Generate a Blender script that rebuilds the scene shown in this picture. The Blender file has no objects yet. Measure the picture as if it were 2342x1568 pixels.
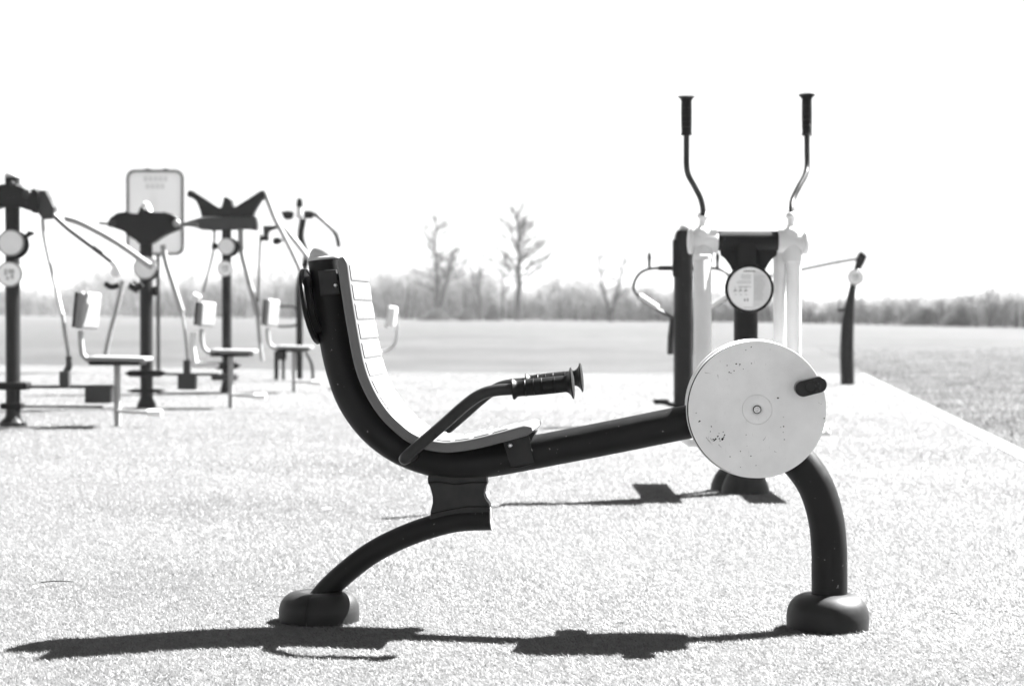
import bpy, bmesh, math, random
import numpy as np
from mathutils import Vector, Matrix

random.seed(11)
RNG = np.random.default_rng(11)
SC = bpy.context.scene
COL = SC.collection
PI = math.pi

# ------------------------------------------------------------------ camera
CAM_H = 0.89
F = 4554.0                      # focal length in units of a 2342 px wide picture
CX, CY = 1171.0, 784.0
TILT = math.atan(72.0 / F)
cam_data = bpy.data.cameras.new("camera")
cam_data.sensor_width = 36.0
cam_data.lens = 70.0
cam_data.clip_end = 5000.0
cam_data.clip_start = 0.05
cam_data.dof.use_dof = True
cam_data.dof.focus_distance = 5.55
cam_data.dof.aperture_fstop = 4.5
cam = bpy.data.objects.new("camera", cam_data)
cam.location = (0, 0, CAM_H)
cam.rotation_euler = (PI / 2 - TILT, 0, 0)
COL.objects.link(cam)
SC.camera = cam

# ------------------------------------------------------------------ sky and sun
SUN_DIR = Vector((0.715, 0.465, 1.0)).normalized()
SUN_EL = math.asin(SUN_DIR.z)
SUN_AZ = math.atan2(SUN_DIR.x, SUN_DIR.y)
world = bpy.data.worlds.new("World")
SC.world = world
world.use_nodes = True
nt = world.node_tree
nt.nodes.clear()
sky = nt.nodes.new("ShaderNodeTexSky")
sky.sky_type = 'NISHITA'
sky.sun_disc = False
sky.sun_elevation = SUN_EL
sky.sun_rotation = SUN_AZ
sky.dust_density = 0.3
sky.air_density = 0.4
bw = nt.nodes.new("ShaderNodeRGBToBW")      # the photograph is black and white
bg = nt.nodes.new("ShaderNodeBackground")
bg.inputs['Strength'].default_value = 0.05
wo = nt.nodes.new("ShaderNodeOutputWorld")
nt.links.new(sky.outputs[0], bw.inputs[0])
lim = nt.nodes.new("ShaderNodeMath"); lim.operation = 'MINIMUM'; lim.inputs[1].default_value = 2.0   # an even, thinly veiled sky
nt.links.new(bw.outputs[0], lim.inputs[0])
nt.links.new(lim.outputs[0], bg.inputs['Color'])
nt.links.new(bg.outputs[0], wo.inputs[0])

sun_data = bpy.data.lights.new("sun", 'SUN')
sun_data.energy = 5.0
sun_data.angle = math.radians(0.5)
sun_data.color = (1, 1, 1)
sun = bpy.data.objects.new("sun", sun_data)
sun.rotation_euler = SUN_DIR.to_track_quat('Z', 'Y').to_euler()
sun.location = (20, 10, 30)
COL.objects.link(sun)

SC.view_settings.view_transform = 'Standard'
SC.view_settings.look = 'None'
SC.view_settings.gamma = 1.0
SC.view_settings.exposure = 3.4

# ------------------------------------------------------------------ measuring helpers
def ray(px, py):
    x = (px - CX) / F
    v = (CY - py) / F
    return Vector((x, math.cos(TILT) + math.sin(TILT) * v, -math.sin(TILT) + math.cos(TILT) * v))

def ground(px, py, z=0.0):
    d = ray(px, py)
    k = (z - CAM_H) / d.z
    return Vector((d.x * k, d.y * k, z))

def ground_depth(px, Y):
    return Vector(((px - CX) * Y / F, Y, 0.0))

class Frame:
    """a thing's own frame: origin on the ground, u to the right, w away, z up"""
    def __init__(self, origin, yaw=0.0):
        self.o = Vector(origin)
        self.yaw = yaw
        self.e1 = Vector((math.cos(yaw), math.sin(yaw), 0))
        self.e2 = Vector((-math.sin(yaw), math.cos(yaw), 0))
    def p(self, px, py, w=0.0):
        d = ray(px, py)
        c = Vector((0, 0, CAM_H))
        # (c + k d - o).e2 = w
        k = (w - (c - self.o).dot(self.e2)) / d.dot(self.e2)
        q = c + d * k - self.o
        return Vector((q.dot(self.e1), w, q.z))

# ------------------------------------------------------------------ materials (all grey)
MATS = {}
def material(name, base, rough=0.5, spec=0.3, var=0.15, scale=8.0, bump=0.0, bscale=60.0,
             chips=None, metallic=0.0, transl=0.0, detail=4.0, streak=None):
    if name in MATS:
        return MATS[name]
    m = bpy.data.materials.new(name)
    m.use_nodes = True
    t = m.node_tree
    L = t.links.new
    b = t.nodes['Principled BSDF']
    tc = t.nodes.new('ShaderNodeTexCoord')
    n = t.nodes.new('ShaderNodeTexNoise')
    n.inputs['Scale'].default_value = scale
    n.inputs['Detail'].default_value = detail
    L(tc.outputs['Object'], n.inputs['Vector'])
    mr = t.nodes.new('ShaderNodeMapRange')
    mr.inputs['From Min'].default_value = 0.3
    mr.inputs['From Max'].default_value = 0.7
    mr.inputs['To Min'].default_value = base * (1 - var)
    mr.inputs['To Max'].default_value = base * (1 + var)
    L(n.outputs['Fac'], mr.inputs['Value'])
    val = mr.outputs[0]
    if chips:                                # (scale, threshold, chip value)
        v = t.nodes.new('ShaderNodeTexNoise')
        v.inputs['Scale'].default_value = chips[0]
        v.inputs['Detail'].default_value = 5
        L(tc.outputs['Object'], v.inputs['Vector'])
        g = t.nodes.new('ShaderNodeMath'); g.operation = 'GREATER_THAN'
        g.inputs[1].default_value = chips[1]
        L(v.outputs['Fac'], g.inputs[0])
        mx = t.nodes.new('ShaderNodeMix'); mx.data_type = 'FLOAT'
        L(g.outputs[0], mx.inputs[0])
        L(val, mx.inputs[2])
        mx.inputs[3].default_value = chips[2]
        val = mx.outputs[0]
    L(val, b.inputs['Base Color'])
    b.inputs['Roughness'].default_value = rough
    rr = t.nodes.new('ShaderNodeMapRange')
    rr.inputs['To Min'].default_value = max(0.02, rough - 0.12)
    rr.inputs['To Max'].default_value = min(1, rough + 0.12)
    n2 = t.nodes.new('ShaderNodeTexNoise')
    n2.inputs['Scale'].default_value = scale * 4
    L(tc.outputs['Object'], n2.inputs['Vector'])
    L(n2.outputs['Fac'], rr.inputs['Value'])
    L(rr.outputs[0], b.inputs['Roughness'])
    b.inputs['Specular IOR Level'].default_value = spec
    b.inputs['Metallic'].default_value = metallic
    if transl:
        b.inputs['Transmission Weight'].default_value = 0
    if bump:
        bn = t.nodes.new('ShaderNodeTexNoise')
        bn.inputs['Scale'].default_value = bscale
        bn.inputs['Detail'].default_value = 3
        L(tc.outputs['Object'], bn.inputs['Vector'])
        bp = t.nodes.new('ShaderNodeBump')
        bp.inputs['Strength'].default_value = bump
        bp.inputs['Distance'].default_value = 0.002
        L(bn.outputs['Fac'], bp.inputs['Height'])
        L(bp.outputs[0], b.inputs['Normal'])
    if transl:
        out = t.nodes['Material Output']
        tr = t.nodes.new('ShaderNodeBsdfTranslucent')
        L(val, tr.inputs['Color'])
        ms = t.nodes.new('ShaderNodeMixShader')
        ms.inputs[0].default_value = transl
        L(b.outputs[0], ms.inputs[1]); L(tr.outputs[0], ms.inputs[2])
        L(ms.outputs[0], out.inputs['Surface'])
    MATS[name] = m
    return m

FRAME = material('frame_paint', 0.006, 0.45, 0.17, 0.20, 9, 0.06, 400, chips=(70, 0.715, 0.12))
PEDALM = material('pedal_plastic', 0.005, 0.33, 0.3, 0.1, 6)
PADC = material('seat_pad_grey', 0.19, 0.5, 0.3, 0.1, 8)
BRKM = material('bracket_paint', 0.019, 0.45, 0.22, 0.25, 30, 0.15, 300)
BLACK = material('black_rubber', 0.004, 0.42, 0.14, 0.2, 20, 0.25, 500)
FOOTM = material('foot_cover_plastic', 0.010, 0.5, 0.22, 0.35, 14, 0.12, 300)
PLASTIC = material('seat_plastic', 0.105, 0.45, 0.35, 0.08, 10, 0.08, 350)
CAPM = material('cap_plastic', 0.36, 0.4, 0.35, 0.06, 10)
WHITE = material('disc_paint', 0.70, 0.4, 0.35, 0.05, 9, 0.06, 60)
GAPM = material('dark_gap', 0.006, 0.6, 0.1, 0.1, 5)
CHIP = material('bare_chip', 0.012, 0.7, 0.2, 0.3, 300)
STEEL = material('bolt_steel', 0.62, 0.28, 0.5, 0.1, 40, metallic=1.0)
ARMW = material('pale_arm_paint', 0.66, 0.42, 0.35, 0.06, 6)
BARBLK = material('handlebar_paint', 0.022, 0.32, 0.16, 0.3, 12, 0.08, 300)
LIGHTBAR = material('light_grey_paint', 0.28, 0.4, 0.3, 0.08, 6)
MIDBAR = material('mid_grey_paint', 0.028, 0.4, 0.25, 0.1, 6)
INFO = material('info_print', 0.86, 0.5, 0.3, 0.03, 10)
INFOG = material('info_print_shade', 0.68, 0.5, 0.3, 0.04, 10)
INFOD = material('info_print_ink', 0.10, 0.5, 0.3, 0.1, 60)
INFOM = material('info_print_faint', 0.42, 0.5, 0.3, 0.1, 60)
INFOFAR = material('far_info_print', 0.72, 0.5, 0.3, 0.05, 10)

# ------------------------------------------------------------------ mesh helpers
def finish(name, bm, mat, parent=None, angle=38.0, smooth=True):
    bmesh.ops.recalc_face_normals(bm, faces=bm.faces)
    if smooth:
        th = math.radians(angle)
        for f in bm.faces: f.smooth = True
        for e in bm.edges:
            if len(e.link_faces) == 2:
                if e.calc_face_angle(0) > th: e.smooth = False
            else:
                e.smooth = False
    me = bpy.data.meshes.new(name)
    bm.to_mesh(me); bm.free()
    me.materials.append(mat)
    o = bpy.data.objects.new(name, me)
    COL.objects.link(o)
    if parent is not None: o.parent = parent
    return o

def spline(pts, per=8):
    pts = [Vector(p) for p in pts]
    if len(pts) < 3: 
        return [pts[0].lerp(pts[1], i / 4) for i in range(5)]
    ext = [pts[0] * 2 - pts[1]] + pts + [pts[-1] * 2 - pts[-2]]
    out = []
    for i in range(1, len(ext) - 2):
        p0, p1, p2, p3 = ext[i - 1:i + 3]
        # centripetal parameters
        def tj(ti, a, b): return ti + max((b - a).length, 1e-6) ** 0.5
        t0 = 0; t1 = tj(t0, p0, p1); t2 = tj(t1, p1, p2); t3 = tj(t2, p2, p3)
        for k in range(per):
            t = t1 + (t2 - t1) * k / per
            A1 = p0 * ((t1 - t) / (t1 - t0)) + p1 * ((t - t0) / (t1 - t0))
            A2 = p1 * ((t2 - t) / (t2 - t1)) + p2 * ((t - t1) / (t2 - t1))
            A3 = p2 * ((t3 - t) / (t3 - t2)) + p3 * ((t - t2) / (t3 - t2))
            B1 = A1 * ((t2 - t) / (t2 - t0)) + A2 * ((t - t0) / (t2 - t0))
            B2 = A2 * ((t3 - t) / (t3 - t1)) + A3 * ((t - t1) / (t3 - t1))
            out.append(B1 * ((t2 - t) / (t2 - t1)) + B2 * ((t - t1) / (t2 - t1)))
    out.append(pts[-1])
    return out

def resample(path, step):
    d = [0.0]
    for a, b in zip(path, path[1:]): d.append(d[-1] + (b - a).length)
    n = max(2, int(round(d[-1] / step)))
    out = []; j = 0
    for i in range(n + 1):
        s = d[-1] * i / n
        while j < len(path) - 2 and d[j + 1] < s: j += 1
        seg = d[j + 1] - d[j]
        out.append(path[j].lerp(path[j + 1], 0 if seg < 1e-9 else (s - d[j]) / seg))
    return out

def tube(bm, pts, r, seg=24, smooth=True, per=8, cap=True):
    """r: a number or one per given point"""
    pts = [Vector(p) for p in pts]
    if smooth and len(pts) > 2:
        path = spline(pts, per)
        if hasattr(r, '__len__'):
            rr = []
            for i in range(len(pts) - 1):
                for k in range(per): rr.append(r[i] + (r[i + 1] - r[i]) * k / per)
            rr.append(r[-1])
        else: rr = [r] * len(path)
    else:
        path = pts
        rr = list(r) if hasattr(r, '__len__') else [r] * len(path)
    rings = []
    t = (path[1] - path[0]).normalized()
    n = t.orthogonal().normalized()
    for i, p in enumerate(path):
        if i == 0: tt = (path[1] - path[0])
        elif i == len(path) - 1: tt = (path[-1] - path[-2])
        else: tt = (path[i + 1] - path[i - 1])
        if tt.length < 1e-9: tt = t.copy()
        tt.normalize()
        n = (n - tt * n.dot(tt))
        if n.length < 1e-6: n = tt.orthogonal()
        n.normalize()
        b = tt.cross(n)
        rings.append([bm.verts.new(p + (n * math.cos(2 * PI * k / seg) + b * math.sin(2 * PI * k / seg)) * rr[i]) for k in range(seg)])
        t = tt
    for a, c in zip(rings, rings[1:]):
        for k in range(seg):
            bm.faces.new((a[k], a[(k + 1) % seg], c[(k + 1) % seg], c[k]))
    if cap:
        bm.faces.new(rings[0][::-1]); bm.faces.new(rings[-1])
    return rings

def lathe(bm, profile, center, axis, seg=48, a0=0.0, a1=2 * PI, shift=0.0, ref=None):
    """profile: (radius, height along axis)"""
    c = Vector(center); ax = Vector(axis).normalized()
    n = Vector(ref) if ref is not None else ax.orthogonal()
    n = (n - ax * n.dot(ax)).normalized(); b = ax.cross(n)
    full = abs((a1 - a0) - 2 * PI) < 1e-6
    cnt = seg if full else seg + 1
    mid = (a0 + a1) / 2
    off = (n * math.cos(mid) + b * math.sin(mid)) * shift
    rings = []
    for r, h in profile:
        if r < 1e-7:
            rings.append([bm.verts.new(c + ax * h + off)])
        else:
            rings.append([bm.verts.new(c + ax * h + off + (n * math.cos(a0 + (a1 - a0) * k / seg) + b * math.sin(a0 + (a1 - a0) * k / seg)) * r) for k in range(cnt)])
    for A, B in zip(rings, rings[1:]):
        m = cnt if full else cnt - 1
        for k in range(m):
            k2 = (k + 1) % cnt
            if len(A) == 1 and len(B) == 1: continue
            if len(A) == 1: bm.faces.new((A[0], B[k2], B[k]))
            elif len(B) == 1: bm.faces.new((A[k], A[k2], B[0]))
            else: bm.faces.new((A[k], A[k2], B[k2], B[k]))
    if not full:
        e1 = [R[0] for R in rings]; e2 = [R[-1] if len(R) > 1 else R[0] for R in rings]
        for e in (e1, e2):
            u = []
            for v in e:
                if v not in u: u.append(v)
            try: bm.faces.new(u)
            except Exception: pass
    return rings

def box(bm, c, s, rot=None, bevel=0.0):
    M = Matrix.Translation(Vector(c))
    if rot is not None: M = M @ rot.to_4x4()
    r = bmesh.ops.create_cube(bm, size=1.0, matrix=M @ Matrix.Diagonal((s[0], s[1], s[2], 1)))
    if bevel > 0:
        ed = list({e for v in r['verts'] for e in v.link_edges})
        bmesh.ops.bevel(bm, geom=ed, offset=bevel, segments=3, affect='EDGES', profile=0.6)

def prism(bm, pts, w0, w1, bevel=0.0):
    """pts: local (u, z) outline, extruded from w0 to w1"""
    A = [bm.verts.new((p[0], w0, p[1])) for p in pts]
    B = [bm.verts.new((p[0], w1, p[1])) for p in pts]
    fs = [bm.faces.new(A), bm.faces.new(B[::-1])]
    n = len(pts)
    for k in range(n):
        fs.append(bm.faces.new((A[k], B[k], B[(k + 1) % n], A[(k + 1) % n])))
    if bevel > 0:
        ed = [e for e in {e for v in A + B for e in v.link_edges} if (e.verts[0] in A) == (e.verts[1] in A)]
        bmesh.ops.bevel(bm, geom=ed, offset=bevel, segments=3, affect='EDGES', profile=0.6)

def uz(v): return (v[0], v[2])

def rounded_rect(hw, hh, r, n=5):
    out = []
    for cx, cy, a in ((hw - r, hh - r, 0), (-hw + r, hh - r, 90), (-hw + r, -hh + r, 180), (hw - r, -hh + r, 270)):
        for k in range(n + 1):
            t = math.radians(a + 90 * k / n)
            out.append((cx + r * math.cos(t), cy + r * math.sin(t)))
    return out

def sweep_plane(bm, path, section, scale=None, noff=0.0):
    """path in the u-z plane; section: (n, w) with n along the in-plane normal (to the left of travel)"""
    rings = []
    for i, p in enumerate(path):
        if i == 0: t = path[1] - path[0]
        elif i == len(path) - 1: t = path[-1] - path[-2]
        else: t = path[i + 1] - path[i - 1]
        t = Vector((t.x, 0, t.z)).normalized()
        n = Vector((-t.z, 0, t.x))
        s = scale[i] if scale else (1, 1)
        rings.append([bm.verts.new(p + n * (a * s[0] + noff) + Vector((0, w * s[1], 0))) for a, w in section])
    m = len(section)
    for A, B in zip(rings, rings[1:]):
        for k in range(m):
            bm.faces.new((A[k], A[(k + 1) % m], B[(k + 1) % m], B[k]))
    bm.faces.new(rings[0][::-1]); bm.faces.new(rings[-1])

def thing(name, label, cat, loc=(0, 0, 0), yaw=0.0, group=None):
    o = bpy.data.objects.new(name, None)
    o.empty_display_size = 0.1
    o.location = loc; o.rotation_euler = (0, 0, yaw)
    COL.objects.link(o)
    o['label'] = label; o['category'] = cat
    if group: o['group'] = group
    return o

def tag(o, label=None, cat=None, group=None, kind=None):
    if label: o['label'] = label
    if cat: o['category'] = cat
    if group: o['group'] = group
    if kind: o['kind'] = kind
    return o

def each(name, parent, mat, *fns):
    return [build(name, parent, mat, f) for f in fns][0]

def build(name, parent, mat, fn, angle=38.0):
    bm = bmesh.new(); fn(bm)
    return finish(name, bm, mat, parent, angle)

# ------------------------------------------------------------------ ground
def turf_material(name, base, scale_list, var, bump, transl=0.0):
    m = bpy.data.materials.new(name); m.use_nodes = True
    t = m.node_tree; L = t.links.new
    b = t.nodes['Principled BSDF']
    tc = t.nodes.new('ShaderNodeTexCoord')
    prev = None
    for i, (s, w) in enumerate(scale_list):
        n = t.nodes.new('ShaderNodeTexNoise'); n.inputs['Scale'].default_value = s
        n.inputs['Detail'].default_value = 6; n.inputs['Roughness'].default_value = 0.65
        L(tc.outputs['Object'], n.inputs['Vector'])
        ml = t.nodes.new('ShaderNodeMath'); ml.operation = 'MULTIPLY_ADD'
        L(n.outputs['Fac'], ml.inputs[0]); ml.inputs[1].default_value = w
        if prev is None: ml.inputs[2].default_value = 0
        else: L(prev, ml.inputs[2])
        prev = ml.outputs[0]
    tot = sum(w for _, w in scale_list)
    mr = t.nodes.new('ShaderNodeMapRange')
    mr.inputs['From Min'].default_value = 0.42 * tot
    mr.inputs['From Max'].default_value = 0.58 * tot
    mr.inputs['To Min'].default_value = base * (1 - var)
    mr.inputs['To Max'].default_value = base * (1 + var)
    L(prev, mr.inputs['Value'])
    L(mr.outputs[0], b.inputs['Base Color'])
    b.inputs['Roughness'].default_value = 0.85
    b.inputs['Specular IOR Level'].default_value = 0.15
    if bump:
        bp = t.nodes.new('ShaderNodeBump'); bp.inputs['Strength'].default_value = bump
        bp.inputs['Distance'].default_value = 0.01
        n = t.nodes.new('ShaderNodeTexNoise'); n.inputs['Scale'].default_value = 140
        L(tc.outputs['Object'], n.inputs['Vector'])
        L(n.outputs['Fac'], bp.inputs['Height']); L(bp.outputs[0], b.inputs['Normal'])
    return m

FIELD = turf_material('field_grass', 0.0285, [(0.12, 1.0), (0.9, 0.8), (7, 0.5)], 0.30, 0.3)
PADM = turf_material('turf_backing', 0.062, [(0.5, 0.5), (9, 0.7), (160, 1.0)], 0.32, 0.5)
KERBM = turf_material('kerb_concrete', 0.17, [(3, 1.0), (60, 0.6)], 0.15, 0.15)

def sheet(name, poly, z, mat):
    bm = bmesh.new()
    bm.faces.new([bm.verts.new((x, y, z)) for x, y in poly])
    o = finish(name, bm, mat, None, smooth=False)
    o['kind'] = 'structure'
    return o

sheet('field', [(-2400, -40), (2400, -40), (2400, 3400), (-2400, 3400)], -0.016, FIELD)
k_near = Vector((1.20, -4.0)); k_mid = Vector((3.08, 12.0)); k_far = Vector((4.93, 28.3))
pad_poly = [(-16, -4), (k_near.x, k_near.y), (k_mid.x, k_mid.y), (k_far.x, k_far.y),
            (-1.7, 29.0), (-8.0, 33.0), (-16, 34.0)]
sheet('turf_pad', pad_poly, -0.012, PADM)
# raised kerb along the right and far edges of the pad
def kerb(bm):
    L_ = [Vector((a[0], a[1])) for a in (k_near, k_mid, k_far, (-1.7, 29.0), (-8.0, 33.0), (-16, 34.0))]
    wid = 0.135
    inner, outer = [], []
    for i, p in enumerate(L_):
        if i == 0: d = L_[1] - L_[0]
        elif i == len(L_) - 1: d = L_[-1] - L_[-2]
        else: d = (L_[i + 1] - p).normalized() + (p - L_[i - 1]).normalized()
        d.normalize(); n = Vector((d.y, -d.x))
        inner.append(p); outer.append(p + n * wid)
    rows = []
    for a, b in zip(inner, outer):
        rows.append([bm.verts.new((a.x, a.y, -0.04)), bm.verts.new((a.x, a.y, -0.006)),
                     bm.verts.new((b.x, b.y, -0.006)), bm.verts.new((b.x, b.y, -0.04))])
    for A, B in zip(rows, rows[1:]):
        for k in range(3): bm.faces.new((A[k], A[k + 1], B[k + 1], B[k]))
    bm.faces.new(rows[0]); bm.faces.new(rows[-1])
o = build('kerb', None, KERBM, kerb); o['kind'] = 'structure'

# ---- turf blades
def blades(n, y0, y1, h0, h1, wd, two, lm=1.4, field=False):
    """arrays of blade vertices and faces between depths y0 and y1"""
    y = RNG.uniform(0, 1, n)
    y = np.sqrt(y * (y1 ** 2 - y0 ** 2) + y0 ** 2)
    half = y * (CX / F) * 1.0 + (4.0 if field else 0.9)
    x = RNG.uniform(-1, 1, n) * half
    lim = np.where(y < 12, 1.20 + (3.08 - 1.20) * (y + 4) / 16.0, 3.08 + (4.93 - 3.08) * (y - 12) / 16.3)
    ok = (x < lim) if not field else ((x > lim + 0.16) & (RNG.uniform(0, 1, n) < np.clip((50 - y) / 34, 0, 1)))
    x, y = x[ok], y[ok]; n = len(x)
    # slow swirls in the direction the pile leans
    ang = 2.6 + 0.9 * np.sin(x * 1.9 + 0.7 * np.sin(y * 2.3)) + 0.8 * np.sin(y * 2.7 + x * 1.1) + RNG.normal(0, 1.5, n)
    lean = np.clip(RNG.normal(lm, 0.6, n), 0.1, 3.2) * (0.95 + 0.10 * np.sin(x * 3.1 + y * 1.7))
    h = RNG.uniform(h0, h1, n)
    h *= 1 + 0.08 * np.sin(x * 5.0 + 1.3 * np.sin(y * 4.1))
    w = wd * RNG.uniform(0.7, 1.3, n) / 2
    face = RNG.uniform(0, PI, n)
    dx, dy = np.cos(face) * w, np.sin(face) * w
    lx, ly = np.cos(ang) * lean * h, np.sin(ang) * lean * h
    z0 = -0.0125
    hz = h / np.sqrt(1 + lean ** 2)
    lx /= np.sqrt(1 + lean ** 2); ly /= np.sqrt(1 + lean ** 2)
    if two:
        V = np.empty((n, 5, 3))
        V[:, 0] = np.stack([x - dx, y - dy, np.full(n, z0)], 1)
        V[:, 1] = np.stack([x + dx, y + dy, np.full(n, z0)], 1)
        V[:, 2] = np.stack([x + lx * .35 + dx * .8, y + ly * .35 + dy * .8, z0 + hz * .58], 1)
        V[:, 3] = np.stack([x + lx * .35 - dx * .8, y + ly * .35 - dy * .8, z0 + hz * .58], 1)
        V[:, 4] = np.stack([x + lx, y + ly, z0 + hz], 1)
        tri = np.array([[0, 1, 2], [0, 2, 3], [3, 2, 4]])
        T = (np.arange(n)[:, None, None] * 5 + tri[None]).reshape(-1, 3)
        return V.reshape(-1, 3), T
    V = np.empty((n, 3, 3))
    V[:, 0] = np.stack([x - dx, y - dy, np.full(n, z0)], 1)
    V[:, 1] = np.stack([x + dx, y + dy, np.full(n, z0)], 1)
    V[:, 2] = np.stack([x + lx, y + ly, z0 + hz], 1)
    return V.reshape(-1, 3), np.arange(n * 3).reshape(-1, 3)

def soup(name, parts, mat, parent=None):
    vs, ts, off = [], [], 0
    for V, T in parts:
        vs.append(V); ts.append(T + off); off += len(V)
    V = np.concatenate(vs).astype(np.float32); T = np.concatenate(ts).astype(np.int32)
    me = bpy.data.meshes.new(name)
    me.vertices.add(len(V)); me.vertices.foreach_set('co', V.ravel())
    me.loops.add(len(T) * 3); me.loops.foreach_set('vertex_index', T.ravel())
    me.polygons.add(len(T)); me.polygons.foreach_set('loop_start', np.arange(len(T), dtype=np.int32) * 3)
    me.update(calc_edges=True)
    me.materials.append(mat)
    o = bpy.data.objects.new(name, me); COL.objects.link(o)
    if parent is not None: o.parent = parent
    return o

BLADE = material('turf_blade', 0.152, 0.42, 0.4, 0.22, 30, transl=0.5)
tp = [blades(560000, 4.2, 6.6, 0.010, 0.018, 0.0017, True, 2.2),
      blades(560000, 6.6, 10.5, 0.010, 0.019, 0.0024, False, 1.6),
      blades(420000, 10.5, 18.0, 0.009, 0.018, 0.0042, False, 1.35),
      blades(150000, 18.0, 29.0, 0.008, 0.016, 0.008, False, 1.3)]
tag(soup('artificial_grass', tp, BLADE), 'short artificial grass covering the exercise pad', 'grass', kind='stuff')

FBLADE = material('field_blade', 0.125, 0.6, 0.2, 0.5, 1.4, transl=0.45)
tag(soup('field_grass_tufts', [blades(900000, 8.0, 50.0, 0.020, 0.055, 0.010, False, 0.9, True)], FBLADE),
    'rough natural grass right of the pale kerb', 'grass', kind='stuff')

# ------------------------------------------------------------------ recumbent bike (foreground)
o_rear = ground(730, 1411)
a_front = ground(1893, 1427)
yaw = math.atan2(a_front.y - o_rear.y, a_front.x - o_rear.x)
MF = Frame(o_rear, yaw)
P = MF.p
bike = thing('recumbent_exercise_bike', 'dark recumbent exercise bike with curved ribbed seat and big pale round wheel in the foreground', 'exercise bike', o_rear, yaw)

fr = [(742, 592), (746, 620), (755, 690), (769, 780), (783, 843), (808, 912), (855, 977), (915, 1022), (985, 1049), (1050, 1057),
      (1110, 1053), (1240, 1030), (1400, 999), (1570, 965), (1690, 944)]
build('frame_tube', bike, FRAME, lambda bm: tube(bm, [P(x, y) for x, y in fr], 0.0485, 40, per=8))
fl = [(1735, 975), (1790, 1020), (1834, 1063), (1866, 1112), (1888, 1180), (1896, 1250), (1897, 1310), (1897, 1385)]
build('front_leg', bike, FRAME, lambda bm: tube(bm, [P(x, y) for x, y in fl], 0.0508, 40))
rl = [(1122, 1185.5), (1043, 1190), (976, 1207), (907, 1233.6), (845, 1267), (790, 1309), (756, 1340), (733, 1366), (718, 1390)]
def rear_leg(bm):
    tube(bm, [P(x, y) for x, y in rl], 0.0328, 36)
rleg = build('rear_leg', bike, FRAME, rear_leg)
def legcap(bm):
    a = P(1122, 1185.5); b = P(1119, 1185.7)
    d = (a - b).normalized()
    lathe(bm, [(0, 0.004), (0.030, 0.004), (0.0345, 0.0025), (0.0345, 0.0), (0, 0.0)], a + d * 0.0002, d, 36)
build('end_cap', rleg, LIGHTBAR, legcap)

# web plate between the frame tube and the rear leg, with its weld beads
pl = [(979, 1086), (980, 1092), (979, 1102), (988, 1120), (991.5, 1135), (990, 1150), (985, 1168), (984, 1190),
      (1120, 1176), (1120, 1159), (1119, 1151.5), (1109, 1141), (1105, 1129), (1107, 1117), (1114, 1105), (1113, 1095), (1113, 1084)]
web = build('web_plate', bike, BRKM, lambda bm: prism(bm, [uz(P(x, y, -0.02)) for x, y in pl], -0.024, 0.024, 0.002))
def bead(bm, pts, w, r=0.0022, n=60, jit=0.0012):
    path = resample([P(x, y, w) for x, y in pts], 0.003)
    path = [p + Vector((random.gauss(0, jit * .4), 0, random.gauss(0, jit * .4))) for p in path]
    rr = [r * random.uniform(0.7, 1.3) for _ in path]
    tube(bm, path, rr, 8, smooth=False)
def welds(bm):
    bead(bm, [(980, 1103), (1000, 1101), (1040, 1107), (1080, 1103), (1114, 1102)], -0.026)
    bead(bm, [(985, 1174), (1030, 1165), (1070, 1158), (1120, 1158)], -0.026)
build('weld_bead', web, FRAME, welds)

def foot(bm, c, r, h, seam=-98):
    prof = [(0.0, h * 0.90), (r * 0.30, h * 0.93), (r * 0.46, h), (r * 0.62, h * 0.975), (r * 0.78, h * 0.88), (r * 0.90, h * 0.71),
            (r * 0.97, h * 0.50), (r, h * 0.26), (r * 0.985, -0.013), (0.0, -0.013)]
    sp = spline([Vector((a, 0, b)) for a, b in prof[1:-2]], 4)
    prof = [prof[0]] + [(v.x, v.z) for v in sp] + prof[-2:]
    a = math.radians(seam)
    for s in (0, 1):
        lathe(bm, prof, c, (0, 0, 1), 40, a + s * PI, a + s * PI + PI, 0.0009, ref=(1, 0, 0))
cr = MF.p(730, 1411); cr.z = 0; cr.y = 0; 
cf = Vector(((a_front - o_rear).length, 0, 0))
build('foot_cover', bike, FOOTM, lambda bm: foot(bm, (0, 0, 0), 0.1165, 0.077))
build('foot_cover', bike, FOOTM, lambda bm: foot(bm, cf, 0.1168, 0.089, -170))

# dome cap on top of the frame tube
top = P(742, 592); tdir = (P(742, 592) - P(746, 632)).normalized()
def cap(bm):
    prof = [(0.0, -0.004), (0.0495, -0.004), (0.0505, -0.001), (0.0505, 0.0025), (0.049, 0.004), (0.0445, 0.005), (0.043, 0.012), (0.039, 0.021),
            (0.032, 0.030), (0.022, 0.037), (0.011, 0.0405), (0.0, 0.0415)]
    lathe(bm, prof, top + tdir * 0.001, tdir, 48)
build('cap', bike, CAPM, cap)

# seat shell: one long curved slab, with raised ribs
sc_pts = [(780.6, 588), (784, 612), (792, 670), (805.7, 753), (822.5, 837), (838, 880), (858, 918), (882, 951), (908.5, 977), (935, 998), (968, 1013.5), (1014, 1022),
          (1050, 1020), (1086, 1014), (1152, 997.5), (1216, 980)]
HW = 0.172
seat_path = resample(spline([P(x, y, -HW) for x, y in sc_pts], 8), 0.010)
seat_path = [Vector((p.x, 0, p.z)) for p in seat_path]
SEAT_T = 0.0155
def shell(bm):
    sec = rounded_rect(SEAT_T, HW, 0.008, 4)
    n = len(seat_path)
    scl = []
    for i in range(n):
        e = min(i, n - 1 - i)
        q = [0.45, 0.86, 1.0][min(e, 2)]
        scl.append((q, [0.97, 0.992, 1.0][min(e, 2)]))
    sweep_plane(bm, seat_path, sec, scl)
seat = build('seat_shell', bike, PLASTIC, shell, 30)
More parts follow.
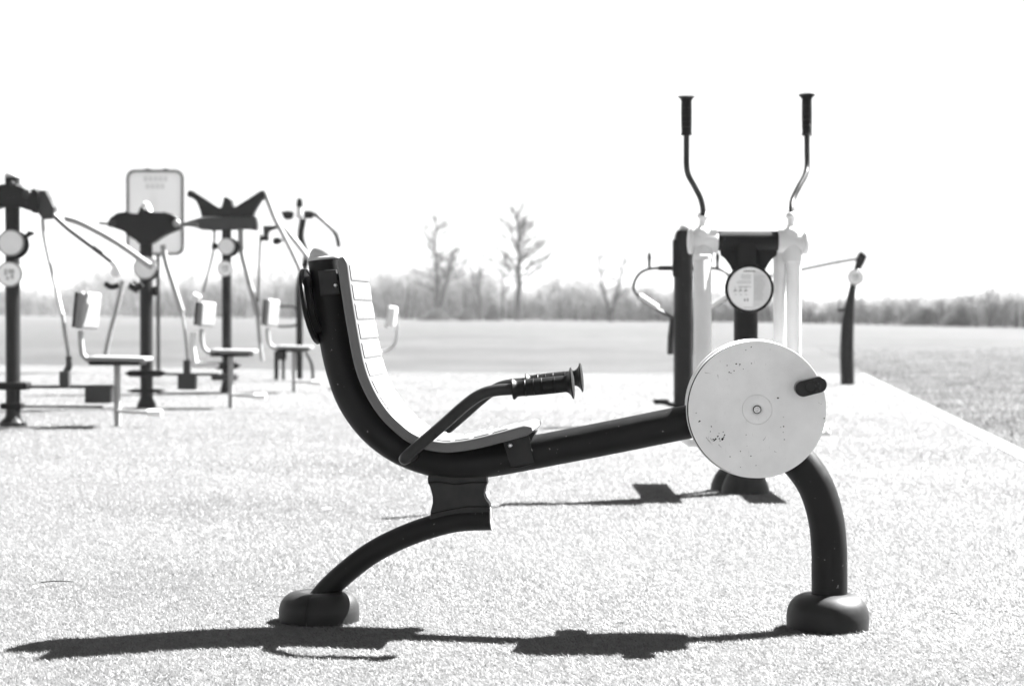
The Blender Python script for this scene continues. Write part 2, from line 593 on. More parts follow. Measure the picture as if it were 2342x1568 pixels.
def ribs(bm):
    fine = resample(seat_path, 0.004)
    n = len(fine); step = 14; i = 5
    while i + 12 < n - 4:
        seg = fine[i:i + 13]
        sec = rounded_rect(0.0024, HW - 0.014, 0.0019, 3)
        k = len(seg)
        scl = [(0.35, 0.985) if j in (0, k - 1) else (1, 1) for j in range(k)]
        sweep_plane(bm, seg, sec, scl, noff=SEAT_T + 0.0007)
        i += step
build('ribbed_pad', seat, PLASTIC, ribs, 30)

def saddle(pts, w, bev=0.002):
    return lambda bm: prism(bm, [uz(P(x, y, -w)) for x, y in pts], -w, w, bev)
ub = build('upper_bracket', bike, BRKM, saddle([(727, 620), (768, 616), (775, 672), (733, 676)], 0.053))
lb = build('lower_bracket', bike, BRKM, saddle([(1150, 1010), (1208, 993), (1222, 1058), (1169, 1068)], 0.054))
def bolt_at(px, py, w, r=0.0062):
    def fn(bm):
        lathe(bm, [(0, 0.004), (r * 0.35, 0.004), (r * 0.4, 0.0022), (r * 0.55, 0.0022), (r * 0.62, 0.004), (r * .85, 0.0028), (r, 0.0)], P(px, py, w), (0, -1, 0), 20)
    return fn
build('bolt', ub, STEEL, bolt_at(767, 652, -0.0531))
build('bolt', lb, STEEL, bolt_at(1167, 1018, -0.0541, 0.007))
def lweld(bm):
    bead(bm, [(1166, 1069), (1185, 1068), (1205, 1063), (1223, 1058)], -0.054, 0.002)
    bead(bm, [(1223, 1058), (1216, 1030), (1209, 996)], -0.055, 0.0012)
build('weld_bead', lb, FRAME, lweld)
# filler block between the lower bracket and the tube, seen dark under the seat edge
build('seat_support', bike, FRAME, saddle([(1205, 992), (1226, 985), (1214, 1010)], 0.04, 0.001))

# handlebar: one bent tube passing under the seat with a grip at each end
HB = 0.235
def bar_pts(w):
    return [P(x, y, w) for x, y in [(964, 1014), (1014, 970), (1057, 932), (1086, 910), (1108, 898), (1136, 892), (1175, 889.5)]]
nb = [P(x, y, -HB) for x, y in [(932, 1041), (964, 1013), (1014, 970), (1057, 932), (1084, 911), (1108, 898.5), (1136, 892), (1180, 889)]]
def handlebar(bm):
    near = nb[::-1]
    far = [Vector((p.x, -p.y, p.z)) for p in nb]
    b0 = nb[0]
    corner = [Vector((b0.x - 0.008, -HB + 0.006, b0.z - 0.009)), Vector((b0.x - 0.012, -HB + 0.03, b0.z - 0.012)), Vector((b0.x - 0.012, -0.12, b0.z - 0.012)),
              Vector((b0.x - 0.012, 0.12, b0.z - 0.012)), Vector((b0.x - 0.012, HB - 0.03, b0.z - 0.012)), Vector((b0.x - 0.008, HB - 0.006, b0.z - 0.009))]
    tube(bm, near + corner + far, 0.0163, 28, per=7)
hb = build('handlebar', bike, BARBLK, handlebar)
def grip_profile(L_, s=1.0, r=0.0225, re=0.044, rs=0.030):
    pr = [(0.0, 0.0), (0.017, 0.0), (rs * 0.93, 0.0008), (rs, 0.004), (rs * 0.93, 0.008), (r * 1.02, 0.013), (r * 0.98, 0.02)]
    marks = [0.22, 0.36, 0.50, 0.70]
    body = []
    N = 40
    for i in range(N + 1):
        t = i / N
        h = 0.022 + (L_ * 0.84 - 0.022) * t
        rr = r * (0.99 + 0.06 * math.sin(t * 2.6))
        body.append((rr, h))
    for mk in marks:
        h = L_ * mk
        body += [(r * 1.035, h - 0.0012), (r * 1.09, h - 0.0006), (r * 1.09, h + 0.0006), (r * 1.035, h + 0.0012)]
    body.sort(key=lambda q: q[1])
    pr += body
    for t in (0.25, 0.5, 0.7, 0.85, 0.95): 
        pr.append((r + (re * 0.93 - r) * t ** 2.4, L_ * 0.84 + (L_ * 0.13) * t))
    pr += [(re * 0.97, L_ * 0.968), (re, L_ * 0.98), (re * 0.99, L_ * 0.99), (re * 0.86, L_ * 1.0), (re * 0.5, L_ * 1.012), (0, L_ * 1.016)]
    return [(a * 1.0, b * s) for a, b in pr]
g0 = P(1171, 889.5, -HB); g1 = P(1311, 875.5, -HB)
for s in (1, -1):
    A = Vector((g0.x, g0.y * s, g0.z)); B = Vector((g1.x, g1.y * s, g1.z))
    build('hand_grip', hb, BLACK, lambda bm: lathe(bm, grip_profile((B - A).length), A, B - A, 40), 50)

# wheel housing with the two cover discs
DW = 0.098
dc = P(1731.5, 936, -DW)
RD = 157.0 / F * (MF.o + MF.e1 * dc.x + MF.e2 * dc.y).y
ax = Vector((0, -1, 0))
dc0 = Vector((dc.x, 0, dc.z))
def housing(bm):
    r = RD
    lathe(bm, [(0, -0.092), (r * 1.015, -0.092), (r * 1.02, -0.089), (r * 1.02, -0.060), (r * 1.0, -0.057), (r * 0.985, -0.056), (r * 0.985, 0.058), (r * 0.99, 0.060), (r, 0.063),
               (r, 0.089), (r * 0.995, 0.092), (0, 0.092)], dc0 + Vector((-0.0062, 0, -0.0005)), ax, 128)
hs = build('wheel_housing', bike, WHITE, housing)
build('dark_gap_disc', hs, GAPM, lambda bm: lathe(bm, [(0, 0.0921), (RD * 0.995, 0.0921), (RD * 0.995, 0.0955), (0, 0.0955)], dc0 + Vector((-0.0040, 0, -0.0003)), ax, 96))  # shade of the gap behind the cover, put in as a black disc
build('dark_gap_disc', hs, GAPM, lambda bm: lathe(bm, [(0, 0.0921), (RD * 0.978, 0.0921), (RD * 0.978, 0.0955), (0, 0.0955)], dc0, -ax, 96))  # far side: same black disc for the gap's shade

# face with broad shallow dents and specific scrapes
face_m = bpy.data.materials.new('wheel_face_paint'); face_m.use_nodes = True
t = face_m.node_tree; L = t.links.new; b = t.nodes['Principled BSDF']
tc = t.nodes.new('ShaderNodeTexCoord')
mp = t.nodes.new('ShaderNodeMapping'); mp.inputs['Location'].default_value = (-dc.x, 0, -dc.z)
L(tc.outputs['Object'], mp.inputs['Vector'])
n1 = t.nodes.new('ShaderNodeTexNoise'); n1.inputs['Scale'].default_value = 14; n1.inputs['Detail'].default_value = 6; n1.inputs['Roughness'].default_value = 0.6
L(mp.outputs[0], n1.inputs['Vector'])
r1 = t.nodes.new('ShaderNodeMapRange'); r1.inputs['From Min'].default_value = .3; r1.inputs['From Max'].default_value = .7
r1.inputs['To Min'].default_value = 0.70; r1.inputs['To Max'].default_value = 0.79
L(n1.outputs['Fac'], r1.inputs['Value'])
# fine hairline scratches: stretched noise, thresholded
mp2 = t.nodes.new('ShaderNodeMapping'); mp2.inputs['Scale'].default_value = (420, 1, 34); mp2.inputs['Rotation'].default_value = (0, 0.7, 0)
L(mp.outputs[0], mp2.inputs['Vector'])
n3 = t.nodes.new('ShaderNodeTexNoise'); n3.inputs['Scale'].default_value = 1.0; n3.inputs['Detail'].default_value = 2
L(mp2.outputs[0], n3.inputs['Vector'])
mp3 = t.nodes.new('ShaderNodeMapping'); mp3.inputs['Scale'].default_value = (300, 1, 40); mp3.inputs['Rotation'].default_value = (0, -0.9, 0)
L(mp.outputs[0], mp3.inputs['Vector'])
n4 = t.nodes.new('ShaderNodeTexNoise'); n4.inputs['Scale'].default_value = 1.0; n4.inputs['Detail'].default_value = 2
L(mp3.outputs[0], n4.inputs['Vector'])
mxx = t.nodes.new('ShaderNodeMath'); mxx.operation = 'MAXIMUM'
L(n3.outputs['Fac'], mxx.inputs[0]); L(n4.outputs['Fac'], mxx.inputs[1])
gt = t.nodes.new('ShaderNodeMapRange'); gt.inputs['From Min'].default_value = 0.70; gt.inputs['From Max'].default_value = 0.80
L(mxx.outputs[0], gt.inputs['Value'])
mm = t.nodes.new('ShaderNodeMix'); mm.data_type = 'FLOAT'
L(gt.outputs[0], mm.inputs[0]); L(r1.outputs[0], mm.inputs[2]); mm.inputs[3].default_value = 0.50
L(mm.outputs[0], b.inputs['Base Color'])
b.inputs['Roughness'].default_value = 0.38; b.inputs['Specular IOR Level'].default_value = 0.35
bp = t.nodes.new('ShaderNodeBump'); bp.inputs['Strength'].default_value = 0.5; bp.inputs['Distance'].default_value = 0.004
n2 = t.nodes.new('ShaderNodeTexNoise'); n2.inputs['Scale'].default_value = 9; n2.inputs['Detail'].default_value = 3
L(mp.outputs[0], n2.inputs['Vector']); L(n2.outputs['Fac'], bp.inputs['Height']); L(bp.outputs[0], b.inputs['Normal'])

def cover(bm, a):
    r = RD
    hubr = 0.0413
    pr = [(0, 0.0963), (r * 0.992, 0.0963), (r * 1.0, 0.0972), (r * 1.0, 0.0985), (r * 0.993, 0.0993), (hubr + 0.0008, 0.1000), (hubr + 0.0006, 0.0980),
          (hubr - 0.0006, 0.0980), (hubr - 0.0008, 0.1002), (0.030, 0.1025), (0.021, 0.1030), (0.015, 0.1005), (0.0125, 0.0988), (0.0, 0.0988)]
    lathe(bm, pr, dc0, a, 128)
for a, pxy in ((ax, (1855, 884)), (-ax, None)):
    cv = build('wheel_cover', bike, face_m, lambda bm: cover(bm, a), 30)
    sgn = -a.y          # +1 on the near side
    def yb(h): return -h * sgn
    build('axle_bolt', cv, STEEL, lambda bm: lathe(bm, [(0.0095, 0.0993), (0.0095, 0.1035), (0.0085, 0.1048), (0.0062, 0.1048), (0.0052, 0.1035), (0.0035, 0.1030), (0.0022, 0.1045), (0, 0.1048)], dc0, a, 24), 25)
    build('bolt_washer', cv, GAPM, lambda bm: lathe(bm, [(0.0095, 0.0991), (0.0118, 0.0991), (0.0118, 0.1002), (0.0095, 0.1002)], dc0, a, 32))
    if pxy:
        chips = [(489, 305, 1), (584, 288, 1.2), (620, 292, 1.2), (616, 306, .7), (741, 283, 1), (656, 340, .9), (561, 358, .9), (508, 375, 1.3), (528, 382, .9), (737, 113, 1),
                 (683, 146, .8), (1015, 641, 1.5), (1072, 838, .6), (1075, 934, 1.1), (1044, 943, .8), (1069, 993, .9), (1080, 1070, 1.2), (685, 1020, .7), (626, 1191, 1),
                 (519, 1246, .9), (735, 1241, 1), (787, 1337, .8), (169, 796, .8), (197, 884, 1.2), (208, 878, 1.2), (325, 935, 1), (316, 986, .9), (345, 1068, 1.4), (360, 1075, 1.6),
                 (372, 1062, 1.3), (392, 1035, 1.4), (410, 1060, 1.2), (440, 1066, 2.0), (448, 1060, 1.3), (462, 1024, 1.2), (455, 1042, 1.2), (1493, 850, 1.1), (405, 1005, .7), (448, 992, .7),
                 (415, 1080, 1.0), (352, 1084, .9), (705, 742, .7), (712, 842, .6), (741, 868, .6), (1440, 690, .5), (1462, 702, .5), (627, 1355, .6), (695, 1135, .5)]
        def chipmesh(bm):
            for x, y, s in chips:
                c = P(1555 + .221 * x, 768.2 + .221 * y, yb(0.1003))
                k = random.randint(5, 7); a0 = random.random() * 6
                bm.faces.new([bm.verts.new((c.x + math.cos(a0 + 6.283 * j / k) * 0.0019 * s * random.uniform(.5, 1.3), c.y,
                                            c.z + math.sin(a0 + 6.283 * j / k) * 0.0019 * s * random.uniform(.5, 1.3))) for j in range(k)])
            for x0, y0, x1, y1 in [(295, 1075, 340, 1130), (270, 1045, 310, 1100), (315, 1055, 345, 1095), (258, 378, 325, 388), (862, 1080, 900, 1028), (975, 1190, 1010, 1208), (392, 400, 398, 450), (415, 258, 419, 270), (400, 1120, 440, 1160)]:
                p = P(1555 + .221 * x0, 768.2 + .221 * y0, yb(0.1003)); q = P(1555 + .221 * x1, 768.2 + .221 * y1, yb(0.1003))
                d = (q - p); n = Vector((-d.z, 0, d.x)).normalized() * 0.0005
                bm.faces.new([bm.verts.new(p - n), bm.verts.new(q), bm.verts.new(p + n)])
        build('paint_chips', cv, CHIP, chipmesh)
    # pedal: rounded slab on a short axle, opposite on the far side
    pc = P(1855, 884, -0.185) if pxy else Vector((2 * dc.x - P(1855, 884, -0.185).x, 0.185, 2 * dc.z - P(1855, 884, -0.185).z))
    th = math.radians(14.5)
    E1 = Vector((math.cos(th), 0, math.sin(th))); E2 = Vector((-math.sin(th), 0, math.cos(th)))
    def pedal(bm):
        hl, hr = 0.0445, 0.0228
        prof = [(0.90, 0.112), (0.985, 0.1135), (1.0, 0.118), (1.0, 0.178), (0.985, 0.1835), (0.93, 0.186)]
        rings = []
        for s, h in prof:
            rg = []
            for k in range(40):
                an = 2 * PI * k / 40
                cx = (hl - hr) * (1 if math.cos(an) >= 0 else -1)
                off = (1 - s) * hr
                v = Vector((pc.x, yb(h), pc.z)) + E1 * (cx + (hr - off) * math.cos(an)) + E2 * ((hr - off) * math.sin(an))
                rg.append(bm.verts.new(v))
            rings.append(rg)
        for A, B in zip(rings, rings[1:]):
            for k in range(40): bm.faces.new((A[k], A[(k + 1) % 40], B[(k + 1) % 40], B[k]))
        bm.faces.new(rings[0]); bm.faces.new(rings[-1])
    pd = build('pedal', bike, PEDALM, pedal, 30)
    build('pedal_cap', pd, PEDALM, lambda bm: lathe(bm, [(0.0165, 0.1861), (0.0165, 0.1885), (0.0158, 0.1892), (0.0150, 0.1885), (0.0142, 0.1874), (0.0, 0.1884)], (pc.x, 0, pc.z), a, 32))
    build('pedal_axle', pd, STEEL, lambda bm: lathe(bm, [(0.012, 0.1005), (0.012, 0.1125), (0, 0.1125)], (pc.x, 0, pc.z), a, 24))

# round plate on the back of the post
sd = (P(736, 790) - P(700, 612)); sc_ = (P(700, 612) + P(736, 790)) / 2 - Vector((0.012, 0, 0))
sd.y = 0; sd.normalize()
sn = Vector((-abs(sd.z), 0, -abs(sd.x)))
def backplate(bm):
    r = 0.112
    lathe(bm, [(0, 0.004), (r * 0.9, 0.004), (r * 0.97, 0.003), (r, 0.0), (r, -0.009), (r * 0.975, -0.012), (r * 0.93, -0.012), (r * 0.92, -0.008), (0, -0.007)], sc_, sn, 64)
bpo = build('info_plate', bike, BLACK, backplate)
build('mounting_ring', bpo, BLACK, lambda bm: lathe(bm, [(0.088, -0.0079), (0.088, -0.024), (0.083, -0.027), (0.076, -0.027), (0.076, -0.010)], sc_, sn, 48))
build('mounting_block', bpo, FRAME, lambda bm: box(bm, sc_ - sn * 0.024, (0.035, 0.05, 0.10), Matrix.Rotation(math.radians(-13), 3, 'Y'), 0.003))
build('printed_face', bpo, INFO, lambda bm: lathe(bm, [(0, 0.0046), (0.094, 0.0046), (0.094, 0.0041)], sc_, sn, 48))

# ------------------------------------------------------------------ cross trainer
o_ct = ground(1705, 1122)
CF = Frame(o_ct, 0.0)
Q = CF.p
ct = thing('cross_trainer', 'cross trainer with two tall black-gripped levers and pale hanging legs, behind the big round wheel', 'cross trainer', o_ct)
def C5(x, y): return (1498.9 + x * .2988, 187.4 + y * .2988)
def Qw(x, y, w): return Q(*C5(x, y), w)
base_c = Vector((0, 0, 0))
build('column', ct, FRAME, lambda bm: tube(bm, [Vector((0, 0, -0.012)), Vector((0, 0, 0.4)), Vector((0, 0, Q(1708, 556).z))], 0.0595, 40, smooth=False))
def bell(bm, c, k=1.0):
    pr = [(0.055, 0.135), (0.066, 0.132), (0.078, 0.118), (0.094, 0.090), (0.107, 0.055), (0.117, 0.022), (0.119, -0.013), (0.0, -0.013)]
    lathe(bm, [(r_ * k, z_ * k * 0.82 if z_ > 0 else z_) for r_, z_ in pr], c, (0, 0, 1), 48)
build('foot_cover', ct, FOOTM, lambda bm: bell(bm, (0, 0, 0)))
build('foot_cover', ct, FOOTM, lambda bm: bell(bm, (-0.05, 0.16, 0), 0.9))
def crossbar(bm):
    a = Q(1624, 551); b_ = Q(1798, 551)
    tube(bm, [a, b_], 0.048, 36, smooth=False)
build('crossbar', ct, FRAME, crossbar)
def gusset(bm):
    for sg in (-1, 1):
        pts = [(1712, 560), (1712 + sg * 66, 572), (1712 + sg * 63, 585), (1712 + sg * 52, 592), (1712 + sg * 42, 606), (1712 + sg * 34, 626), (1712 + sg * 20, 640), (1712, 640)]
        prism(bm, [uz(Q(x, y)) for x, y in pts], -0.012 + 0.001 * sg, 0.012 + 0.001 * sg, 0.002)
build('gusset', ct, FRAME, gusset)
# moving legs: hub, arm, foot plate, lever
def leg_set(sg, hubx, swing, armx0, armx1, lever, gtop, lower_y):
    tag_ = None
    hub_c = Q(hubx, 552)
    def hub(bm):
        lathe(bm, [(0, -0.072), (0.052, -0.072), (0.056, -0.066), (0.056, 0.040), (0.052, 0.048), (0.060, 0.052), (0.063, 0.058), (0.063, 0.066), (0.056, 0.074), (0.03, 0.078), (0, 0.079)], hub_c, (sg, 0, 0), 40)
        lathe(bm, [(0, -0.10), (0.046, -0.10), (0.050, -0.06), (0.050, 0.035), (0.042, 0.058), (0.026, 0.070), (0, 0.072)], hub_c + Vector((0, -0.004, 0)), (0, 0, 1), 32)
    arm = build('swing_leg', ct, ARMW, lambda bm: (hub(bm),
        tube(bm, [hub_c + Vector((0, 0, -0.02)), Q(armx0, 605, swing * 0.25), Q(armx1, 800, swing * 0.6), Q(armx1, lower_y, swing)], 0.0435 if sg < 0 else 0.037, 32, smooth=False)), 40)
    build('collar', arm, ARMW, lambda bm: lathe(bm, [(0.0405, -0.02), (0.047, -0.018), (0.049, 0.0), (0.046, 0.018), (0.0405, 0.02)], Q(armx0, 592, swing * 0.2), (0, 0, 1), 32))
    fp = Q(armx1, lower_y, swing)
    cyp = 0.12 - swing
    def plate(bm):
        box(bm, fp + Vector((0, cyp, -0.06)), (0.15, 1.05, 0.020), None, 0.006)
        box(bm, fp + Vector((-0.07, cyp, -0.045)), (0.012, 1.03, 0.05), None, 0.003)
        box(bm, fp + Vector((0.07, cyp, -0.045)), (0.012, 1.03, 0.05), None, 0.003)
        box(bm, fp + Vector((0, 0.0, -0.01)), (0.075, 0.10, 0.10), None, 0.006)
    build('foot_plate', arm, ARMW, plate)
    lw = lever
    base = hub_c
    lv = build('hand_lever', ct, BARBLK, lambda bm: tube(bm, [Qw(x, y, w) for x, y, w in lw], 0.0138, 20))
    # cast fork that holds the lever
    e = Qw(*lw[-1])
    def fork(bm):
        lathe(bm, [(0.015, 0.034), (0.024, 0.026), (0.028, 0.012), (0.020, 0.0), (0.019, -0.025), (0.03, -0.05), (0.034, -0.08)], e + Vector((0, 0, 0.0)), hub_c.lerp(e, 0.0) * 0 + (e - hub_c), 20)
    build('fork', arm, ARMW, fork)
    g = Qw(*gtop[0]); h = Qw(*gtop[1])
    build('hand_grip', lv, BLACK, lambda bm: lathe(bm, grip_profile((h - g).length, 1.0, 0.0245, 0.041, 0.027), g, h - g, 32), 50)
WL, WR = -0.30, 0.30
leg_set(-1, 1608, -0.32, 1607, 1607, [(238, 400, WL * 1.0), (238, 520, WL * .95), (239, 640, WL * .85), (252, 710, WL * .7), (300, 800, WL * .5), (345, 890, WL * .3), (363, 970, WL * .12), (365, 1050, 0)],
        [(238, 410, WL), (238, 108, WL * 1.08)], 985)
leg_set(1, 1812, 0.32, 1815, 1815, [(1160, 400, WR), (1161, 520, WR * .95), (1162, 640, WR * .85), (1148, 710, WR * .7), (1100, 800, WR * .5), (1052, 900, WR * .3), (1043, 970, WR * .12), (1042, 1050, 0)],
        [(1160, 410, WR), (1159, 97, WR * 1.08)], 945)
each('link_tube', ct, ARMW, lambda bm: tube(bm, [Q(1783, 572, 0.06), Q(1783, 950, 0.40)], 0.0315, 28, smooth=False))
# round information disc on the column
def info_disc(frame, root, px, py, r, w, printed=True, rim=0.1, mat=None, small=False, rimmat=None):
    c = frame.p(px, py, w)
    d = build('info_disc', root, rimmat or BLACK, lambda bm: lathe(bm, [(0, -0.02), (r * 1.09, -0.02), (r * 1.12, -0.014), (r * 1.12, 0.004), (r * 1.08, 0.009), (r * 0.995, 0.009), (r * .99, 0.004), (0, 0.004)], c, (0, -1, 0), 56), 30)
    f = build('printed_face', d, mat or INFO, lambda bm: lathe(bm, [(0, 0.0062), (r * 0.985, 0.0062), (r * 0.985, 0.0045)], c, (0, -1, 0), 56))
    return d, c
d, c = info_disc(CF, ct, 1714, 660, 0.1075, -0.066)
def ink(bm, rects, c, dy):
    for (x0, z0, x1, z1) in rects:
        bm.faces.new([bm.verts.new((c.x + x, c.y - dy, c.z + z)) for x, z in ((x0, z0), (x1, z0), (x1, z1), (x0, z1))])
R_ = 0.1075
def shade(bm):
    pts = []
    for k in range(25):
        an = math.radians(-62 + 124 * k / 24)
        pts.append((0.93 * R_ * math.cos(an), 0.93 * R_ * math.sin(an)))
    pts = [(0.17 * R_, pts[0][1])] + pts + [(0.17 * R_, pts[-1][1])]
    bm.faces.new([bm.verts.new((c.x + x, c.y - 0.0066, c.z + z)) for x, z in pts])
build('printed_panel', d, INFOG, shade)
rects = []
xx = -0.030
for wv in (.0045, .002, .004, .003, .0035, .0035, .0035, .004, .004, .004, .0045, .0035):
    rects.append((xx, 0.083, xx + wv, 0.083 + random.choice((.0055, .0075, .0075)))); xx += wv + .0013
for x0 in (-0.012,  0.002):
    rects.append((x0 - 0.014, -0.062, x0 - 0.009, -0.048))
build('printed_title', d, INFOD, lambda bm: ink(bm, rects, c, 0.0070))
faint = []
for i in range(13):
    z = 0.068 - i * 0.0052
    if i in (5, 9, 10): continue
    faint.append((-0.055 + 0.02 * random.random() - (0.012 if i > 6 else 0), z, 0.008, z + 0.0018))
for i in range(20):
    z = 0.062 - i * 0.0062
    faint.append((0.022, z, 0.022 + random.uniform(.03, .062), z + 0.0018))
for i in range(3):                       # three small exercise figures
    x0 = -0.078 + i * 0.026
    faint += [(x0, -0.012, x0 + 0.016, -0.006), (x0 + 0.006, -0.012, x0 + 0.009, 0.010), (x0 + 0.001, -0.018, x0 + .004, -0.008), (x0 + 0.003, -0.030, x0 + 0.015, -0.0275)]
faint.append((-0.03, -0.093, 0.03, -0.0905))
build('printed_text', d, INFOM, lambda bm: ink(bm, faint, c, 0.0073))

# ------------------------------------------------------------------ pony-rider machine with looped handles, left of the cross trainer
def bar(bm, fr_, pts, r, w=0.0, seg=16, smooth=True):
    tube(bm, [fr_.p(q[0], q[1], q[2] if len(q) > 2 else w) for q in pts], r, seg, smooth)
def disc_on(fr_, root, px, py, rpx, w, mat, picto=True, rimmat=None):
    Y = fr_.o.y + w
    r = rpx * Y / F
    d_, c_ = info_disc(fr_, root, px, py, r, w, mat=mat, rimmat=rimmat)
    if picto:
        rr = [(-r * .45, -r * .1, -r * .2, r * .45), (-r * .1, r * .05, r * .42, r * .45), (r * .1, -r * .4, r * .38, 0), (-r * .3, -r * .5, -r * .05, -r * .2)]
        build('pictogram', d_, INFOM, lambda bm: ink(bm, rr, c_, 0.008))
    return d_

EF = Frame(ground(1563, 965)); 
em = thing('chest_press_machine', 'dark column with a looped handle on each side, directly left behind the cross trainer', 'exercise machine', EF.o)
zc = EF.p(1563, 524).z
build('column', em, FRAME, lambda bm: lathe(bm, [(0.0, -0.012), (0.079, -0.012), (0.079, zc - 0.10), (0.074, zc - 0.05), (0.055, zc - 0.008), (0.0, zc)], (0, 0, 0), (0, 0, 1), 40))
build('cap', em, CAPM, lambda bm: lathe(bm, [(0.056, zc - 0.008), (0.054, zc + 0.012), (0.035, zc + 0.035), (0.0, zc + 0.045)], (0.02, 0, 0), (0, 0, 1), 32))
build('side_plate', em, BLACK, lambda bm: box(bm, EF.p(1545, 590, -0.05), (0.05, 0.06, 0.30), None, 0.01))
lp = [(1540, 613), (1506, 613), (1485, 615), (1466, 623), (1453, 640), (1449, 659), (1460, 678), (1504, 707), (1540, 727)]
for sg in (1, -1):
    X = (lambda x: x) if sg == 1 else (lambda x: 2 * 1563 - x)
    h = build('loop_handle', em, BARBLK, lambda bm: bar(bm, EF, [(X(x), y) for x, y in lp], 0.0125))
    build('bar_sleeve', h, BLACK, lambda bm: bar(bm, EF, [(X(1540), 613), (X(1506), 613)], 0.021, smooth=False))
    build('pale_grip', h, ARMW, lambda bm: bar(bm, EF, [(X(1463), 676, -0.01), (X(1504), 703, -0.01)], 0.020, smooth=False))
    build('peg', h, BLACK, lambda bm: lathe(bm, [(0.012, 0), (0.012, 0.06), (0.017, 0.09), (0.010, 0.13), (0, 0.135)], EF.p(X(1485), 615), (0, 0, 1), 16))
    build('hanging_lever', em, MIDBAR, lambda bm: bar(bm, EF, [(X(1539), 728, 0.1), (X(1534), 770, 0.1), (X(1533), 810, 0.1)], 0.026, smooth=False))
def epedal(bm):
    a = EF.p(1512, 918, -0.1)
    box(bm, a, (0.12, 0.20, 0.035), None, 0.01)
    tube(bm, [a, EF.p(1560, 932, 0)], 0.018, 16, smooth=False)
build('foot_rest', em, BLACK, epedal)

# ------------------------------------------------------------------ leaning post machine at the far right edge of the pad
GF = Frame(ground(1938, 877))
gm = thing('pull_up_post', 'dark leaning post with black rounded top and thin side bar, beside the kerb', 'exercise machine', GF.o)
def C8(x, y, w=0.0): return GF.p(1780 + .2509 * x, 543.3 + .2509 * y, w)
cs = .2509 * GF.o.y / F
pp = [(632, 1336, 63), (625, 1050, 63), (632, 800, 58), (652, 620, 44), (680, 450, 31), (715, 300, 30)]
build('post', gm, FRAME, lambda bm: tube(bm, [C8(x, y) for x, y, r in pp], [r * cs for *_, r in pp], 32))
tp_ = [(715, 305, 30), (735, 250, 36), (752, 200, 44), (768, 160, 42), (776, 138, 30), (782, 124, 6)]
build('rounded_head', gm, BLACK, lambda bm: tube(bm, [C8(x, y) for x, y, r in tp_], [r * cs for *_, r in tp_], 28))
disc_on(GF, gm, 1957, 634, 16.5, -0.10, INFO, True, LIGHTBAR)
sb = build('side_bar', gm, BARBLK, lambda bm: tube(bm, [C8(735, 190), C8(545, 222), C8(430, 246), C8(210, 292), C8(-120, 360)], 0.017, 14, smooth=False))
build('thin_rod', sb, MIDBAR, lambda bm: tube(bm, [C8(545, 222), C8(552, 400), C8(556, 655)], 0.006, 10, smooth=False))
build('knob', gm, BLACK, lambda bm: lathe(bm, [(0.012, 0), (0.02, 0.05), (0.03, 0.07), (0.028, 0.10), (0, 0.105)], C8(620, 655), (-1, 0, 0), 18))

# ------------------------------------------------------------------ left group of stations
def column(root, fr_, px, top_py, wpx, base_r=1.9, cap_h=0.05, capmat=None, mat=None):
    r = wpx / 2 * fr_.o.y / F
    zt = fr_.p(px, top_py).z
    xo = fr_.p(px, top_py).x
    build('column', root, mat or FRAME, lambda bm: lathe(bm, [(0, zt), (r * .98, zt), (r, zt - 0.01), (r, 0.09), (r * 1.15, 0.06), (r * base_r, 0.02), (r * base_r, -0.012), (0, -0.012)], (xo, 0, 0), (0, 0, 1), 36))
    build('cap', root, capmat or CAPM, lambda bm: lathe(bm, [(r * 1.03, zt + 0.001), (r * 1.03, zt + 0.012), (r * .9, zt + cap_h * .5), (r * .5, zt + cap_h * .9), (0, zt + cap_h)], (xo, 0, 0), (0, 0, 1), 32))
    return r

